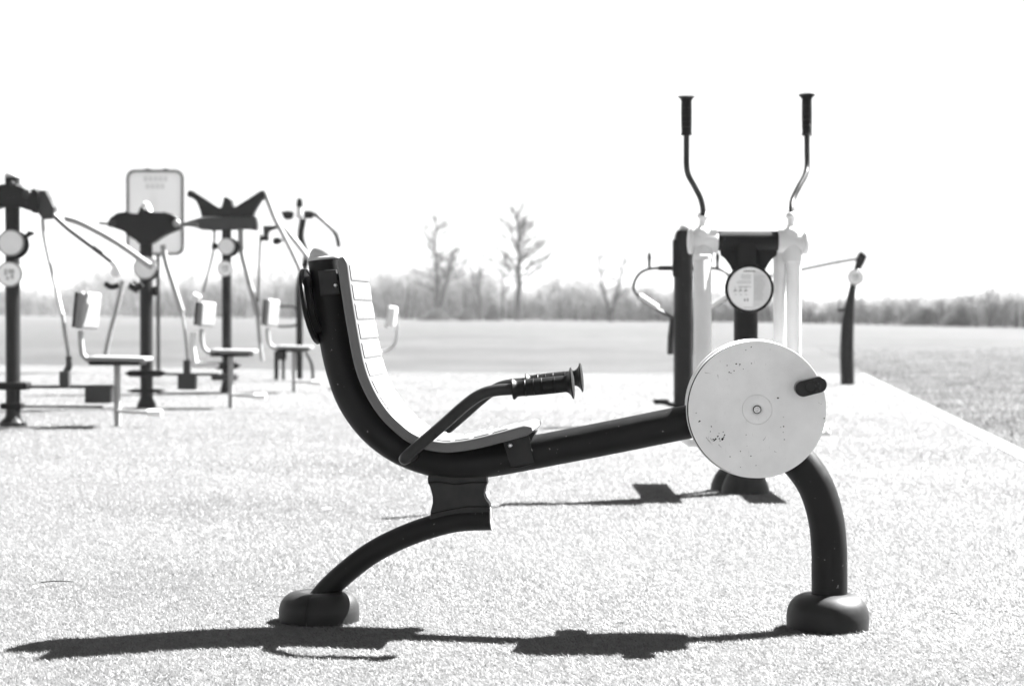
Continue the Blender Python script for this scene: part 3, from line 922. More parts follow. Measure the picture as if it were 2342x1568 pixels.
def seat_unit(root, fr_, bx0, bx1, by0, by1, tubep, sx0, sx1, sy0, sy1, postx, posty, foot_to, depth=0.36, w=0.0):
    """backrest pad, bent tube, seat and post, measured in the station's own plane"""
    s = fr_.o.y / F
    A = fr_.p((bx0 + bx1) / 2, by0, w); B = fr_.p((bx0 + bx1) / 2 + 6, by1, w)
    mid = (A + B) / 2; hgt = (A - B).length
    wd = max(0.03, (bx1 - bx0) * s * 0.45)
    RB = Matrix.Rotation(0.10, 3, 'Y') @ Matrix.Rotation(math.radians(-14), 3, 'Z')
    br = build('backrest', root, PADC, lambda bm: box(bm, mid + Vector((wd * .35, 0.0, 0)), (0.06, depth * .9, hgt), RB, 0.025))
    build('backrest_board', br, BLACK, lambda bm: box(bm, mid + Vector((wd * .35, 0, 0)) + RB @ Vector((-0.043, 0, 0)), (0.024, depth * .82, hgt * .95), RB, 0.008))
    build('seat_tube', root, LIGHTBAR, lambda bm: bar(bm, fr_, [(x, y) for x, y in tubep], 0.022, w))
    sa = fr_.p(sx0, (sy0 + sy1) / 2, w); sb_ = fr_.p(sx1, (sy0 + sy1) / 2, w)
    m2 = (sa + sb_) / 2
    st = build('seat', root, PADC, lambda bm: box(bm, m2 + Vector((0, 0, 0.012)), (abs(sb_.x - sa.x), depth, 0.034), Matrix.Rotation(0.02, 3, 'Y'), 0.013))
    build('seat_board', st, BLACK, lambda bm: box(bm, m2 + Vector((-0.02, 0, -0.022)), (abs(sb_.x - sa.x) * .88, depth * .86, 0.03), None, 0.006))
    pt = fr_.p(postx, sy1, w); pb = fr_.p(postx, posty, w); pb.z = 0
    build('seat_post', root, LIGHTBAR, lambda bm: tube(bm, [Vector((pt.x, w, pt.z)), Vector((pt.x, w, -0.012))], 0.026, 20, smooth=False))
    e = fr_.p(foot_to, posty - 20, w - 0.12)
    build('foot_bar', root, LIGHTBAR, lambda bm: tube(bm, [Vector((pt.x, w - 0.02, 0.11)), Vector((e.x, w - 0.12, 0.10))], 0.014, 14, smooth=False))
    build('foot_roller', root, ARMW, lambda bm: tube(bm, [Vector((e.x - 0.05, w - 0.12, 0.10)), Vector((e.x + 0.06, w - 0.12, 0.10))], 0.028, 18, smooth=False))

GRP = 'strength machines on the left of the pad'
# --- station A (nearest, cut by the left edge)
def CA(x, y): return (x * .1793, 374.7 + y * .1793)
def C1(x, y): return (x * .4062, 356 + y * .4062)
AF = Frame(ground(28, 971)); 
am = thing('chest_press_station', 'dark machine cut off by the left edge, long press arms reaching right from its head', 'exercise machine', AF.o, group=GRP)
column(am, AF, 28, 406, 33, 1.9, 0.05)
AH = [(-60, 438), (0, 430), (8, 422), (45, 422), (49, 431), (62, 433), (72, 440), (84, 431), (92, 440), (93, 476), (88, 488), (80, 487), (68, 478), (52, 472), (44, 474), (8, 474), (2, 472), (-14, 480), (-34, 490), (-44, 486), (-46, 455)]
hd = build('head_plate', am, FRAME, lambda bm: prism(bm, [uz(AF.p(x, y)) for x, y in AH], -0.075, 0.075, 0.01))
build('bolt', hd, MIDBAR, lambda bm: lathe(bm, [(0, .02), (.03, .015), (.036, 0)], AF.p(62, 444, -0.076), (0, -1, 0), 20))
build('bolt', hd, MIDBAR, lambda bm: lathe(bm, [(0, .02), (.018, .015), (.022, 0)], AF.p(27, 420, -0.06), (0, -1, 0), 20))
disc_on(AF, am, 25, 555, 27, -0.115, INFOFAR, False, LIGHTBAR)
build('dial_ring', am, BLACK, lambda bm: lathe(bm, [(0, 0), (.105, 0), (.11, .01), (.11, .03), (0, .03)], AF.p(36, 560, -0.06), (0, -1, 0), 40))
disc_on(AF, am, 22, 627, 26, -0.11, INFO, True, LIGHTBAR)
each('side_knob', am, BLACK, lambda bm: tube(bm, [AF.p(56, 548, -0.05), AF.p(64, 536, -0.05)], 0.018, 14, smooth=False),
     lambda bm: lathe(bm, [(0, 0), (.02, .004), (.022, .02), (.008, .055), (0, .06)], AF.p(62, 535, -0.05), (1, 0, .1), 16))
ar = build('press_arm', am, MIDBAR, lambda bm: (prism(bm, [uz(AF.p(x, y)) for x, y in [(92, 436), (108, 436), (112, 452), (128, 474), (124, 500), (100, 502), (92, 490)]], -0.05, 0.05, 0.008),
                                                 bar(bm, AF, [(118, 486), (134, 503), (160, 526), (205, 560), (258, 600)], 0.019)))
build('grip', ar, ARMW, lambda bm: (bar(bm, AF, [(256, 598), (266, 612), (266, 632)], 0.030), lathe(bm, [(0, -.03), (.035, -.02), (.045, 0), (.035, .02), (0, .03)], AF.p(266, 622), (0, -1, 0), 20)))
build('grip_end', ar, BLACK, lambda bm: bar(bm, AF, [(240, 648), (255, 656), (272, 652)], 0.022))
a2 = build('press_arm', am, LIGHTBAR, lambda bm: bar(bm, AF, [(150, 497, 0.25), (158, 501, 0.25), (180, 508, 0.2), (260, 550, 0), (345, 609, -0.25)], 0.026))
build('grip_end', a2, BLACK, lambda bm: bar(bm, AF, [(296, 650, -0.1), (312, 658, -0.1), (325, 650, -0.1)], 0.024))
each('hanging_rod', am, LIGHTBAR, lambda bm: bar(bm, AF, [(97, 500), (101, 540), (118, 620), (134, 690), (144, 720)], 0.0135),
     lambda bm: bar(bm, AF, [(143, 718), (148, 760), (156, 815), (150, 850)], 0.015))
build('rod_sleeve', am, ARMW, lambda bm: bar(bm, AF, [(126, 650, -0.02), (133, 685, -0.02), (141, 718, -0.02)], 0.019))
each('pivot_block', am, MIDBAR, lambda bm: box(bm, AF.p(149, 867), (0.075, 0.10, 0.13), None, 0.01),
     lambda bm: bar(bm, AF, [(157, 815), (158, 838), (150, 850)], 0.025))
each('lower_beam', am, MIDBAR, lambda bm: bar(bm, AF, [(60, 884), (258, 884)], 0.013, smooth=False),
     lambda bm: bar(bm, AF, [(20, 929), (235, 930)], 0.010, smooth=False))
each('lower_collar', am, BLACK, lambda bm: box(bm, AF.p(28, 882), (0.27, 0.17, 0.06), None, 0.02),
     lambda bm: box(bm, AF.p(28, 928), (0.17, 0.14, 0.05), None, 0.02))
build('weight_box', am, MIDBAR, lambda bm: box(bm, AF.p(229, 900, 0.05), (0.20, 0.22, 0.14), None, 0.01))
seat_unit(am, AF, 168, 214, 668, 752, [(184, 756), (186, 792), (190, 812), (210, 828)], 210, 341, 811, 835, 268, 971, 352)
# --- station B
BF = Frame(ground(333, 929))
bmn = thing('pull_down_station', 'dark post with a moustache-shaped head plate and pale dome cap before the notice board', 'exercise machine', BF.o, group=GRP)
column(bmn, BF, 334, 490, 29, 1.5, 0.12, ARMW)
def C3(x, y): return (224.8 + x * .1912, 374.7 + y * .1912)
BH = [(115, 730), (160, 650), (240, 592), (340, 575), (430, 598), (505, 620), (515, 525), (560, 520), (625, 590), (700, 600), (800, 580), (880, 600), (960, 640), (1000, 720), (990, 785), (930, 800), (830, 820), (760, 880),
      (690, 930), (640, 960), (500, 955), (430, 880), (350, 840), (310, 790), (240, 765), (150, 760)]
hd = build('head_plate', bmn, FRAME, lambda bm: prism(bm, [uz(BF.p(*C3(x, y))) for x, y in BH], -0.085, 0.085, 0.012))
for x in (175, 935):
    build('bolt', hd, MIDBAR if x < 500 else LIGHTBAR, lambda bm: lathe(bm, [(0, .02), (.028, .015), (.036, 0)], BF.p(*C3(x, 712), -0.086), (0, -1, 0), 20))
disc_on(BF, bmn, 332, 612, 24, -0.11, INFOFAR, False, LIGHTBAR)
build('dial_ring', bmn, BLACK, lambda bm: lathe(bm, [(0, 0), (.105, 0), (.11, .01), (.11, .03), (0, .03)], BF.p(338, 616, -0.07), (0, -1, 0), 40))
each('side_knob', bmn, BLACK, lambda bm: bar(bm, BF, [(300, 651), (318, 662)], 0.045, smooth=False),
     lambda bm: bar(bm, BF, [(355, 655), (357, 676)], 0.03, smooth=False))
each('side_rod', bmn, MIDBAR, lambda bm: bar(bm, BF, [(226, 510), (250, 512)], 0.012, smooth=False),
     lambda bm: bar(bm, BF, [(414, 514), (452, 514)], 0.016, smooth=False))
each('swing_rod', bmn, LIGHTBAR, lambda bm: bar(bm, BF, [(281, 640), (268, 700), (252, 760), (241, 812)], 0.023),
     lambda bm: bar(bm, BF, [(372, 560), (380, 600), (398, 656), (416, 711)], 0.027),
     lambda bm: bar(bm, BF, [(416, 711), (424, 770), (429, 826)], 0.013))
each('pivot_block', bmn, MIDBAR, lambda bm: box(bm, BF.p(429, 872), (0.17, 0.12, 0.15), None, 0.01),
     lambda bm: box(bm, BF.p(428, 840), (0.06, 0.1, 0.14), None, 0.01))
each('counterweight', bmn, ARMW, lambda bm: bar(bm, BF, [(442, 760), (440, 800), (446, 830)], 0.03),
     lambda bm: box(bm, BF.p(470, 834), (0.25, 0.08, 0.055), None, 0.02))
each('lower_collar', bmn, BLACK, lambda bm: prism(bm, [uz(BF.p(x, y)) for x, y in [(286, 853), (300, 846), (368, 846), (384, 853), (368, 861), (300, 861)]], -0.06, 0.06, 0.01),
     lambda bm: prism(bm, [uz(BF.p(x, y)) for x, y in [(290, 893), (305, 889), (365, 889), (380, 893), (365, 897), (305, 897)]], -0.06, 0.06, 0.005))
each('lower_beam', bmn, MIDBAR, lambda bm: bar(bm, BF, [(370, 855), (500, 856)], 0.012, smooth=False),
     lambda bm: bar(bm, BF, [(360, 900), (520, 898)], 0.009, smooth=False))
seat_unit(bmn, BF, 454, 476, 690, 746, [(461, 752), (462, 782), (467, 798), (484, 810)], 486, 586, 797, 814, 528, 924, 594)
build('pad_roller', bmn, ARMW, lambda bm: bar(bm, BF, [(442, 676), (457, 684)], 0.035, smooth=False))
# --- station C
CFm = Frame(ground(518, 894))
cm = thing('shoulder_press_station', 'x', 'exercise machine', CFm.o, group=GRP)
cm['label'] = 'dark post topped by a pointed bat-wing plate above a grey cross beam'
column(cm, CFm, 518, 470, 22, 1.4, 0.03, FRAME)
def C4(x, y): return (393.5 + x * .176, 412.2 + y * .176)
CH = [(205, 165), (240, 130), (310, 150), (620, 375), (670, 360), (680, 240), (715, 215), (785, 262), (785, 340), (795, 370), (845, 358), (1150, 145), (1200, 135), (1228, 220), (1150, 262), (1100, 345), (1060, 475), (390, 475), (372, 345), (335, 270), (290, 232), (215, 222)]
hd = build('head_plate', cm, FRAME, lambda bm: prism(bm, [uz(CFm.p(*C4(x, y))) for x, y in CH], -0.08, 0.08, 0.01))
BM_ = [(130, 568), (390, 488), (1100, 478), (1118, 560), (1120, 650), (1060, 652), (960, 612), (500, 632), (420, 652), (340, 625), (300, 592), (140, 582)]
build('cross_beam', cm, MIDBAR, lambda bm: prism(bm, [uz(CFm.p(*C4(x, y))) for x, y in BM_], -0.12, 0.10, 0.02))
disc_on(CFm, cm, 517.6, 563.6, 17.5, -0.11, INFOFAR, False, LIGHTBAR)
build('dial_ring', cm, BLACK, lambda bm: lathe(bm, [(0, 0), (.10, 0), (.105, .01), (.105, .03), (0, .03)], CFm.p(527, 566, -0.07), (0, -1, 0), 40))
each('side_knob', cm, BLACK, lambda bm: bar(bm, CFm, [(536, 567), (549, 560)], 0.045, smooth=False),
     lambda bm: bar(bm, CFm, [(492, 556), (490, 570)], 0.035, smooth=False))
disc_on(CFm, cm, 515, 614, 16.5, -0.11, INFO, True, LIGHTBAR)
each('hanging_rod', cm, MIDBAR, lambda bm: bar(bm, CFm, [(490, 520), (489, 567), (464, 668)], 0.013),
     lambda bm: bar(bm, CFm, [(596, 535), (593, 600), (590, 690)], 0.013))
each('swing_rod', cm, LIGHTBAR, lambda bm: bar(bm, CFm, [(550, 520), (552, 570), (565, 625), (589, 719)], 0.032),
     lambda bm: bar(bm, CFm, [(589, 719), (594, 780), (600, 825)], 0.020))
build('lower_collar', cm, BLACK, lambda bm: prism(bm, [uz(CFm.p(x, y)) for x, y in [(484, 835), (498, 828), (538, 828), (552, 835), (538, 844), (498, 844)]], -0.06, 0.06, 0.01))
build('base_plate', cm, MIDBAR, lambda bm: box(bm, CFm.p(514, 862, -0.2), (0.28, 0.2, 0.07), None, 0.02))
a3 = build('press_arm', cm, LIGHTBAR, lambda bm: (bar(bm, CFm, [(606, 440), (612, 456), (629, 500), (640, 521), (665, 570), (689, 622)], 0.030), bar(bm, CFm, [(648, 518, .3), (676, 552, .3), (705, 590, .3)], 0.032)))
build('hinge', a3, MIDBAR, lambda bm: prism(bm, [uz(CFm.p(x, y)) for x, y in [(602, 516), (634, 516), (632, 524), (616, 528), (612, 545), (603, 546)]], -0.03, 0.03, 0.006))
build('grip_end', a3, BLACK, lambda bm: (lathe(bm, [(0, -.05), (.035, -.035), (.043, 0), (.035, .035), (0, .05)], CFm.p(633, 551), (1, 0, 0), 18), bar(bm, CFm, [(634, 551), (646, 551)], 0.018, smooth=False),
                                         bar(bm, CFm, [(597, 545), (615, 545)], 0.03, smooth=False)))
seat_unit(cm, CFm, 602, 626, 684, 745, [(612, 750), (614, 778), (619, 790), (634, 797)], 636, 714, 789, 803, 673, 894, 724)
# --- station D
DF = Frame(ground(684, 868))
dm = thing('leg_press_station', 'far machine with black knob top and one arm curving right behind the ribbed seat back', 'exercise machine', DF.o, group=GRP)
build('column', dm, FRAME, lambda bm: bar(bm, DF, [(684, 866), (685, 760), (686, 640), (700, 590), (688, 540), (693, 500)], 0.045))
build('knob', dm, BLACK, lambda bm: lathe(bm, [(0, 0), (.04, 0), (.045, .06), (.03, .12), (0, .13)], DF.p(685, 475), (0, 0, 1), 20))
build('neck', dm, ARMW, lambda bm: bar(bm, DF, [(684, 500), (685, 474)], 0.04, smooth=False))
each('head_block', dm, BLACK, lambda bm: prism(bm, [uz(DF.p(x, y)) for x, y in [(644, 485), (658, 482), (672, 484), (670, 500), (656, 503), (650, 500)]], -0.08, 0.08, 0.01),
     lambda bm: box(bm, DF.p(706, 491), (0.12, 0.14, 0.10), None, 0.02))
build('curved_arm', dm, MIDBAR, lambda bm: bar(bm, DF, [(712, 488), (724, 492), (745, 509), (766, 531), (772, 547), (775, 565)], 0.030))
build('rail', dm, MIDBAR, lambda bm: bar(bm, DF, [(636, 701), (655, 700), (674, 703), (683, 722), (678, 742), (655, 746), (636, 746)], 0.016))
each('stand_leg', dm, FRAME, lambda bm: bar(bm, DF, [(632, 868), (632, 806)], 0.03, smooth=False),
     lambda bm: bar(bm, DF, [(648, 868), (648, 806)], 0.02, smooth=False),
     lambda bm: box(bm, DF.p(642, 812), (0.15, 0.12, 0.12), None, 0.01),
     lambda bm: bar(bm, DF, [(716, 868), (712, 830), (700, 806)], 0.02))
# --- a lone seat back further away, showing right of the curved seat
HFm = Frame(ground(842, 884))
hm = thing('rowing_seat', 'far pale seat back on a bent tube, showing just right of the curved ribbed seat', 'exercise machine', HFm.o)
build('backrest', hm, ARMW, lambda bm: box(bm, HFm.p(896, 724), (0.10, 0.30, 0.24), Matrix.Rotation(math.radians(8), 3, 'Y'), 0.03))
build('backrest_board', hm, MIDBAR, lambda bm: box(bm, HFm.p(888, 726), (0.03, 0.26, 0.23), Matrix.Rotation(math.radians(8), 3, 'Y'), 0.01))
build('seat_tube', hm, LIGHTBAR, lambda bm: bar(bm, HFm, [(908, 716), (909, 750), (904, 782), (892, 797), (874, 804), (845, 806)], 0.016))
build('seat', hm, ARMW, lambda bm: box(bm, HFm.p(842, 806), (0.30, 0.30, 0.05), None, 0.02))
build('seat_post', hm, LIGHTBAR, lambda bm: tube(bm, [Vector((0, 0, 0)), Vector((0, 0, HFm.p(842, 808).z))], 0.03, 18, smooth=False))

# ------------------------------------------------------------------ notice board behind the stations
SF = Frame(ground(361, 846))
sg_ = thing('notice_board', 'tall pale notice board with rounded corners and thin dark frame on a single slim post', 'sign', SF.o)
s = SF.o.y / F
c0 = SF.p(355, 486)
hw_, hh_ = 66 * s, 98 * s
def frame_bm(bm):
    out = rounded_rect(hw_, hh_, 0.13, 6); inn = rounded_rect(hw_ - 0.035, hh_ - 0.035, 0.10, 6)
    rings = []
    for pts, y in ((out, -0.03), (out, 0.03), (inn, 0.03), (inn, -0.03)):
        rings.append([bm.verts.new((c0.x + x, y, c0.z + z)) for x, z in pts])
    n = len(out)
    for i in range(4):
        A, B = rings[i], rings[(i + 1) % 4]
        for k in range(n): bm.faces.new((A[k], A[(k + 1) % n], B[(k + 1) % n], B[k]))
build('frame', sg_, MIDBAR, frame_bm)
BOARD = material('board_print', 0.88, 0.5, 0.3, 0.02, 3, transl=0.10)
BOARDT = material('board_ink', 0.66, 0.5, 0.3, 0.04, 3)
pn = build('panel', sg_, BOARD, lambda bm: prism(bm, [(c0.x + x, c0.z + z) for x, z in rounded_rect(hw_ - 0.036, hh_ - 0.036, 0.10, 6)], -0.008, 0.008))
def tl(bm):
    for z, n in ((0.47, 5), (0.36, 4)):
        for k in range(n):
            x0 = -0.17 + k * 0.075 + (0.03 if n == 4 else 0)
            bm.faces.new([bm.verts.new((c0.x + x, -0.012, c0.z + zz)) for x, zz in ((x0, z), (x0 + .055, z), (x0 + .055, z + .075), (x0, z + .075))])
build('printed_heading', pn, BOARDT, tl)
for dx in (-0.11, 0.16):
    build('clip', sg_, FRAME, lambda bm: box(bm, (c0.x + dx, 0, c0.z + hh_), (0.07, 0.075, 0.035), None, 0.008))
build('post', sg_, MIDBAR, lambda bm: tube(bm, [Vector((0, 0.05, 0)), Vector((0, 0.05, c0.z + hh_ * .6))], 0.03, 18, smooth=False))

# ------------------------------------------------------------------ trees and woodland edge
BARK = material('bark', 0.022, 0.9, 0.1, 0.3, 2)
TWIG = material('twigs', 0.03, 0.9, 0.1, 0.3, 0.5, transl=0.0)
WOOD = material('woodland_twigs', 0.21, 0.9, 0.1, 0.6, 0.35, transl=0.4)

def sliver_arrays(p, d, ln, wd):
    """thin triangles at p along d"""
    n = len(p)
    s = np.cross(d, RNG.normal(0, 1, (n, 3))); s /= np.linalg.norm(s, axis=1)[:, None] + 1e-9
    V = np.empty((n, 3, 3))
    V[:, 0] = p - s * wd[:, None] / 2; V[:, 1] = p + s * wd[:, None] / 2; V[:, 2] = p + d * ln[:, None]
    return V.reshape(-1, 3), np.arange(n * 3).reshape(-1, 3)

def bare_tree(label, px, py, stems, h_px, spread_px, trunk_px, nb, twig_n, seed, group='bare trees at the field edge'):
    rnd = random.Random(seed)
    o_ = ground(px, py); s = o_.y / F
    root = thing('bare_tree', label, 'tree', o_, group=group)
    Hh = h_px * s; SP = spread_px * s
    bmT = bmesh.new(); bmC = bmesh.new(); tips = []
    for (lx, frac) in stems:
        n = 9; pts = []
        for i in range(n + 1):
            t = i / n
            pts.append(Vector((lx * s * t + rnd.gauss(0, .06) * (i > 0), rnd.gauss(0, .08) * (i > 0), Hh * frac * t)))
        r0 = trunk_px * s / 2
        tube(bmT, pts, [r0 * (1 - .85 * (i / n)) for i in range(n + 1)], 8, smooth=False)
        for k in range(nb):
            t = 0.30 + 0.66 * (k + rnd.random()) / nb
            i = min(n - 1, int(t * n)); p = pts[i].lerp(pts[i + 1], t * n - i)
            az = rnd.random() * 2 * PI; el = rnd.uniform(0.15, 0.8)
            ln = SP * 1.35 * (1.12 - t) * rnd.uniform(.5, 1.3) + Hh * 0.04
            d = Vector((math.cos(az) * math.cos(el), math.sin(az) * math.cos(el), math.sin(el)))
            q = [p]
            for j in range(4):
                d = (d + Vector((rnd.gauss(0, .13), rnd.gauss(0, .13), .07))).normalized()
                q.append(q[-1] + d * ln / 4)
            tube(bmC, q, [r0 * .27 * (1 - t * .5) * (1 - j * .18) for j in range(5)], 5, smooth=False)
            for j in range(14):
                f = rnd.uniform(.25, 1); ii = min(3, int(f * 4)); b0 = q[ii].lerp(q[ii + 1], f * 4 - ii)
                d2 = (d + Vector((rnd.gauss(0, .6), rnd.gauss(0, .6), rnd.gauss(.25, .4)))).normalized()
                e = b0 + d2 * ln * rnd.uniform(.25, .5)
                tube(bmC, [b0, (b0 + e) / 2 + Vector((rnd.gauss(0, .04), rnd.gauss(0, .04), 0)), e], [r0 * .11, r0 * .075, r0 * .03], 4, smooth=False)
                tips.append((b0, e))
    finish('trunk', bmT, BARK, root); crown = finish('crown', bmC, BARK, root)
    m = twig_n
    idx = RNG.integers(0, len(tips), m); f = RNG.uniform(0.1, 1.0, m)
    A = np.array([list(a) for a, b_ in tips]); B = np.array([list(b_) for a, b_ in tips])
    p = A[idx] * (1 - f[:, None]) + B[idx] * f[:, None]
    d = (B[idx] - A[idx]); d /= np.linalg.norm(d, axis=1)[:, None]
    d = d + RNG.normal(0, .55, (m, 3)); d /= np.linalg.norm(d, axis=1)[:, None]
    soup('twigs', [sliver_arrays(p, d, RNG.uniform(.3, .8, m) * Hh / 12, RNG.uniform(.012, .025, m))], TWIG, root)
    return root

bare_tree('tallest bare tree with one straight dark trunk, standing clear of the hedge', 1185, 732, [(2, 1.0)], 250, 78, 18, 36, 1300, 3)
bare_tree('bare tree with two forked trunks above a dark bush, left of the tallest tree', 999, 732, [(-4, 1.0), (40, .68)], 236, 66, 13, 24, 1000, 5)
bare_tree('slim bare tree between the forked tree and the tallest tree', 1097, 732, [(-3, 1.0)], 150, 44, 10, 14, 400, 8)
bare_tree('thin light-stemmed bare tree close left of the tallest trunk', 1147, 733, [(5, 1.0)], 150, 34, 6, 12, 700, 9)
bare_tree('bare tree leaning left in the hedge, midway to the looped handles', 1397, 735, [(-36, 1.0), (30, .9)], 165, 30, 11, 11, 700, 12)

# a continuous strip of leafless scrub closing off the field
edge = [(-300, 721.5, 50), (0, 722, 54), (70, 722, 60), (150, 723, 62), (200, 723.5, 90), (245, 724, 104), (300, 724.5, 98), (360, 725, 84), (450, 725.5, 82), (560, 726, 92), (640, 727, 100),
        (760, 728, 104), (900, 729, 105), (985, 729.5, 103), (1060, 730, 104), (1120, 730.5, 96), (1165, 731, 62), (1215, 731, 64), (1250, 731.5, 84), (1320, 732.5, 86), (1380, 733, 76), (1450, 734, 70),
        (1540, 735, 66), (1700, 736, 56), (1840, 738, 54), (1900, 739, 48), (1990, 741, 52), (2080, 743, 58), (2170, 745, 58), (2250, 747, 72), (2342, 749, 68), (2500, 753, 74), (2700, 758, 76)]
parts_ = []
HX = np.cumsum(RNG.uniform(.25, 1.6, 700)) - 130
HV = np.clip(RNG.normal(1.08, .09, 700), .8, 1.3)
for (a, b_) in zip(edge, edge[1:]):
    A = ground(a[0], a[1]); B = ground(b_[0], b_[1])
    ha, hb_ = a[2] * A.y / F, b_[2] * B.y / F
    n = int((b_[0] - a[0]) * (62 if a[0] < 1800 else 42))
    t = RNG.uniform(0, 1, n)
    base = np.array([list(A)]) * (1 - t[:, None]) + np.array([list(B)]) * t[:, None]
    back = RNG.uniform(0, 1, n) ** 1.0 * 7.0
    back += 0.8 * np.sin(base[:, 0] * .9) 
    base[:, 1] += back
    wob = np.interp(base[:, 0] + base[:, 1] * .35, HX, HV)
    hh = (ha * (1 - t) + hb_ * t) * wob
    z = RNG.uniform(0, 1, n) ** 1.2 * hh * RNG.normal(1.0, .10, n)
    base[:, 2] = z
    d = np.stack([RNG.normal(0, .45, n), RNG.normal(0, .45, n), np.abs(RNG.normal(.9, .4, n))], 1)
    d /= np.linalg.norm(d, axis=1)[:, None]
    sc_y = (A.y + B.y) / 2 / 200
    ln = RNG.uniform(.35, 1.1, n) * sc_y; wd = RNG.uniform(.05, .16, n) * sc_y
    ln = np.minimum(ln, np.maximum(hh - z, 0.2) * 1.3)
    parts_.append(sliver_arrays(base, d, ln, wd))
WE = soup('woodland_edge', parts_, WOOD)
n = 240
ex = np.array([e[0] for e in edge], float); ey = np.array([e[1] for e in edge]); eh = np.array([e[2] for e in edge], float)
px_ = RNG.uniform(-200, 2600, n); by_ = np.interp(px_, ex, ey); hp_ = np.interp(px_, ex, eh)
pp_ = np.array([list(ground(a, b_)) for a, b_ in zip(px_, by_)]); ss_ = pp_[:, 1] / F
pp_[:, 1] += RNG.uniform(-.6, 1.5, n)
dd_ = np.stack([RNG.normal(0, .16, n), RNG.normal(0, .1, n), np.ones(n)], 1); dd_ /= np.linalg.norm(dd_, axis=1)[:, None]
tr_ = soup('trunks', [sliver_arrays(pp_ + dd_ * np.array([0, 0, 0]), dd_, hp_ * ss_ * RNG.uniform(.5, 1.15, n), RNG.uniform(.10, .42, n) * ss_ / .045),
                      sliver_arrays(pp_ + np.array([0, .1, 0]), dd_ + np.array([.3, 0, 0]), hp_ * ss_ * RNG.uniform(.3, .8, n), RNG.uniform(.08, .22, n) * ss_ / .045)], BARK, WE)
tr_['kind'] = 'stuff'
tag(WE, 'strip of leafless grey scrub and trees along the far side of the field', 'woodland', kind='stuff')

BUSHM = material('bush_twigs', 0.07, 0.9, 0.1, 0.4, 1.0, transl=0.3)
def bush(label, px, py, wpx, hpx, seed):
    o_ = ground(px, py); s = o_.y / F
    root = thing('bush', label, 'bush', o_, group='dark bushes in front of the woodland')
    n = 1800
    u = RNG.normal(0, .35, n) * wpx * s; v = RNG.normal(0, .35, n) * wpx * s * .6
    z = RNG.uniform(0, 1, n) ** 1.3 * hpx * s * np.exp(-(u / (wpx * s * .6)) ** 2)
    p = np.stack([u, v, z], 1)
    d = np.stack([u * .5 + RNG.normal(0, .4, n), v * .5 + RNG.normal(0, .4, n), np.abs(RNG.normal(.8, .3, n))], 1)
    d /= np.linalg.norm(d, axis=1)[:, None]
    soup('foliage', [sliver_arrays(p, d, RNG.uniform(.15, .5, n), RNG.uniform(.03, .09, n))], BUSHM, root)
    bm = bmesh.new()
    for k in range(6):
        a = k * 1.05
        tube(bm, [Vector((0, 0, 0)), Vector((math.cos(a) * wpx * s * .25, math.sin(a) * wpx * s * .15, hpx * s * .7))], [0.05, 0.02], 5, smooth=False)
    finish('stems', bm, BARK, root)
bush('wide dark bush at the foot of the forked bare tree', 1000, 733, 44, 26, 1)
bush('small dark bush between the forked tree and the slim tree', 1066, 733, 22, 24, 2)
bush('narrow dark bush right beside the slim bare tree', 1128, 733, 20, 36, 3)
bush('dark bush in the scrub right of the leaning post', 2112, 744, 60, 34, 4)
bush('dark bush at the far right in front of the scrub', 2195, 746, 44, 30, 5)

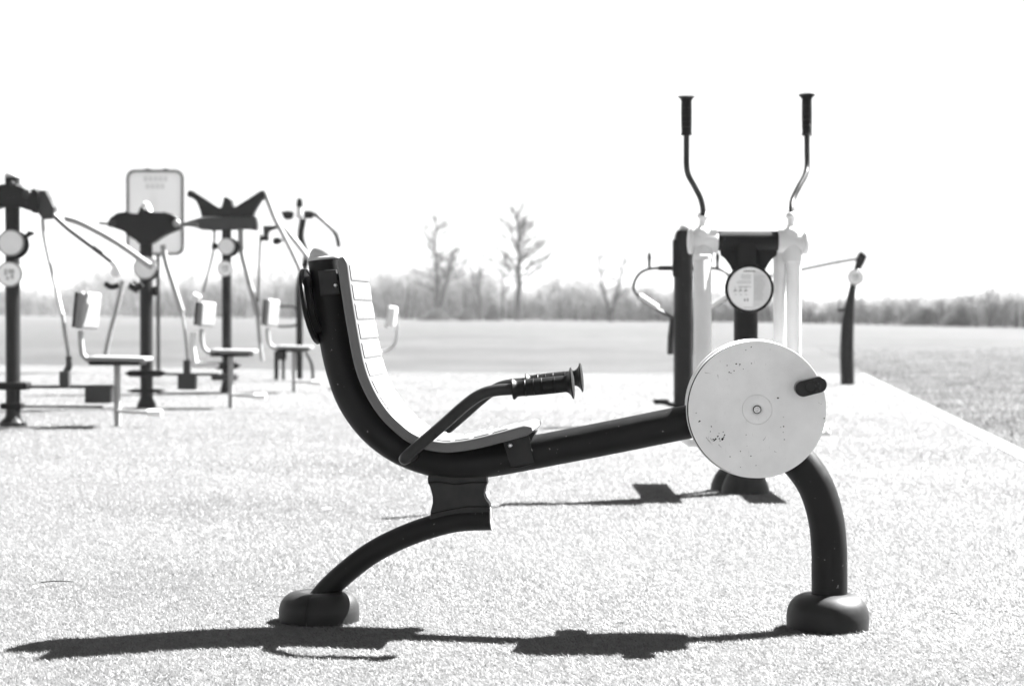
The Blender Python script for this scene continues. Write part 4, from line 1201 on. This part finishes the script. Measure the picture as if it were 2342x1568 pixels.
# ------------------------------------------------------------------ small litter on the turf
SCRAP = material('paper', 0.6, 0.7, 0.2, 0.1, 40)
LEAFD = material('dead_leaf', 0.012, 0.7, 0.2, 0.3, 60)
def scrap(name, label, cat, px, py, lx, ly, h, mat, rz, z=0.003, group=None):
    o_ = ground(px, py, z)
    bm = bmesh.new()
    n = 9
    top_ = [Vector((math.cos(6.283 * k / n) * lx * random.uniform(.7, 1.1), math.sin(6.283 * k / n) * ly * random.uniform(.7, 1.1), h * random.uniform(.4, 1.2))) for k in range(n)]
    A = [bm.verts.new(v) for v in top_]; B = [bm.verts.new(v - Vector((0, 0, 0.0015))) for v in top_]
    bm.faces.new(A); bm.faces.new(B[::-1])
    for k in range(n): bm.faces.new((A[k], B[k], B[(k + 1) % n], A[(k + 1) % n]))
    o = finish(name, bm, mat); o.location = o_; o.rotation_euler = (0, 0, rz)
    tag(o, label, cat, group)
scrap('paper_scrap', 'small white paper scrap on the turf left of the web plate', 'litter', 746, 1162, 0.025, 0.018, 0.003, SCRAP, 0.1)
scrap('paper_scrap', 'white paper crumb near the lower left, beside the thin stalk', 'litter', 82, 1345, 0.009, 0.008, 0.008, SCRAP, 0.3)
tw = build('dry_stalk', None, LEAFD, lambda bm: tube(bm, [Vector((-0.05, 0, 0)), Vector((0, 0.004, 0.004)), Vector((0.06, 0, 0.002))], [0.0015, 0.002, 0.001], 8))
tw.location = ground(128, 1331, 0.004); tag(tw, 'thin dry stalk lying on the turf at the lower left', 'twig')
for (x, y, l, txt) in [(328, 1360, 0.004, 'dark leaf crumb left of the rear foot cover'), (1142, 1434, 0.004, 'dark leaf crumb above the long shadow, mid picture'), (1436, 1396, 0.004, 'tiny dark crumb on bright turf between the feet'),
                       (1418, 1424, 0.011, 'dark sliver of leaf on turf behind the shadow of the wheel'), (2180, 1403, 0.013, 'dark leaf sliver on the turf right of the front foot cover'), (2118, 1403, 0.004, 'dark crumb close right of the front foot cover'),
                       (1115, 1374, 0.004, 'dark crumb high between the two feet'), (600, 1330, 0.004, 'dark crumb just left of the rear leg')]:
    scrap('leaf_crumb', txt, 'litter', x, y, l, 0.0035, 0.003, LEAFD, 0.05, 0.003, 'dark crumbs scattered on the turf')

# ------------------------------------------------------------------ thin air between the camera and the far trees
hm_ = bpy.data.materials.new('haze_air'); hm_.use_nodes = True
t = hm_.node_tree; t.nodes.clear()
pv = t.nodes.new('ShaderNodeVolumePrincipled'); ho = t.nodes.new('ShaderNodeOutputMaterial')
pv.inputs['Color'].default_value = (0.9, 0.9, 0.9, 1); pv.inputs['Density'].default_value = 0.0003
t.links.new(pv.outputs[0], ho.inputs['Volume'])
bm = bmesh.new(); box(bm, (0, 1700, 9.0), (4900, 3500, 20.0))
hz = finish('haze', bm, hm_, None, smooth=False); hz['kind'] = 'stuff'
hz['label'] = 'thin pale haze over the field'; hz['category'] = 'haze'
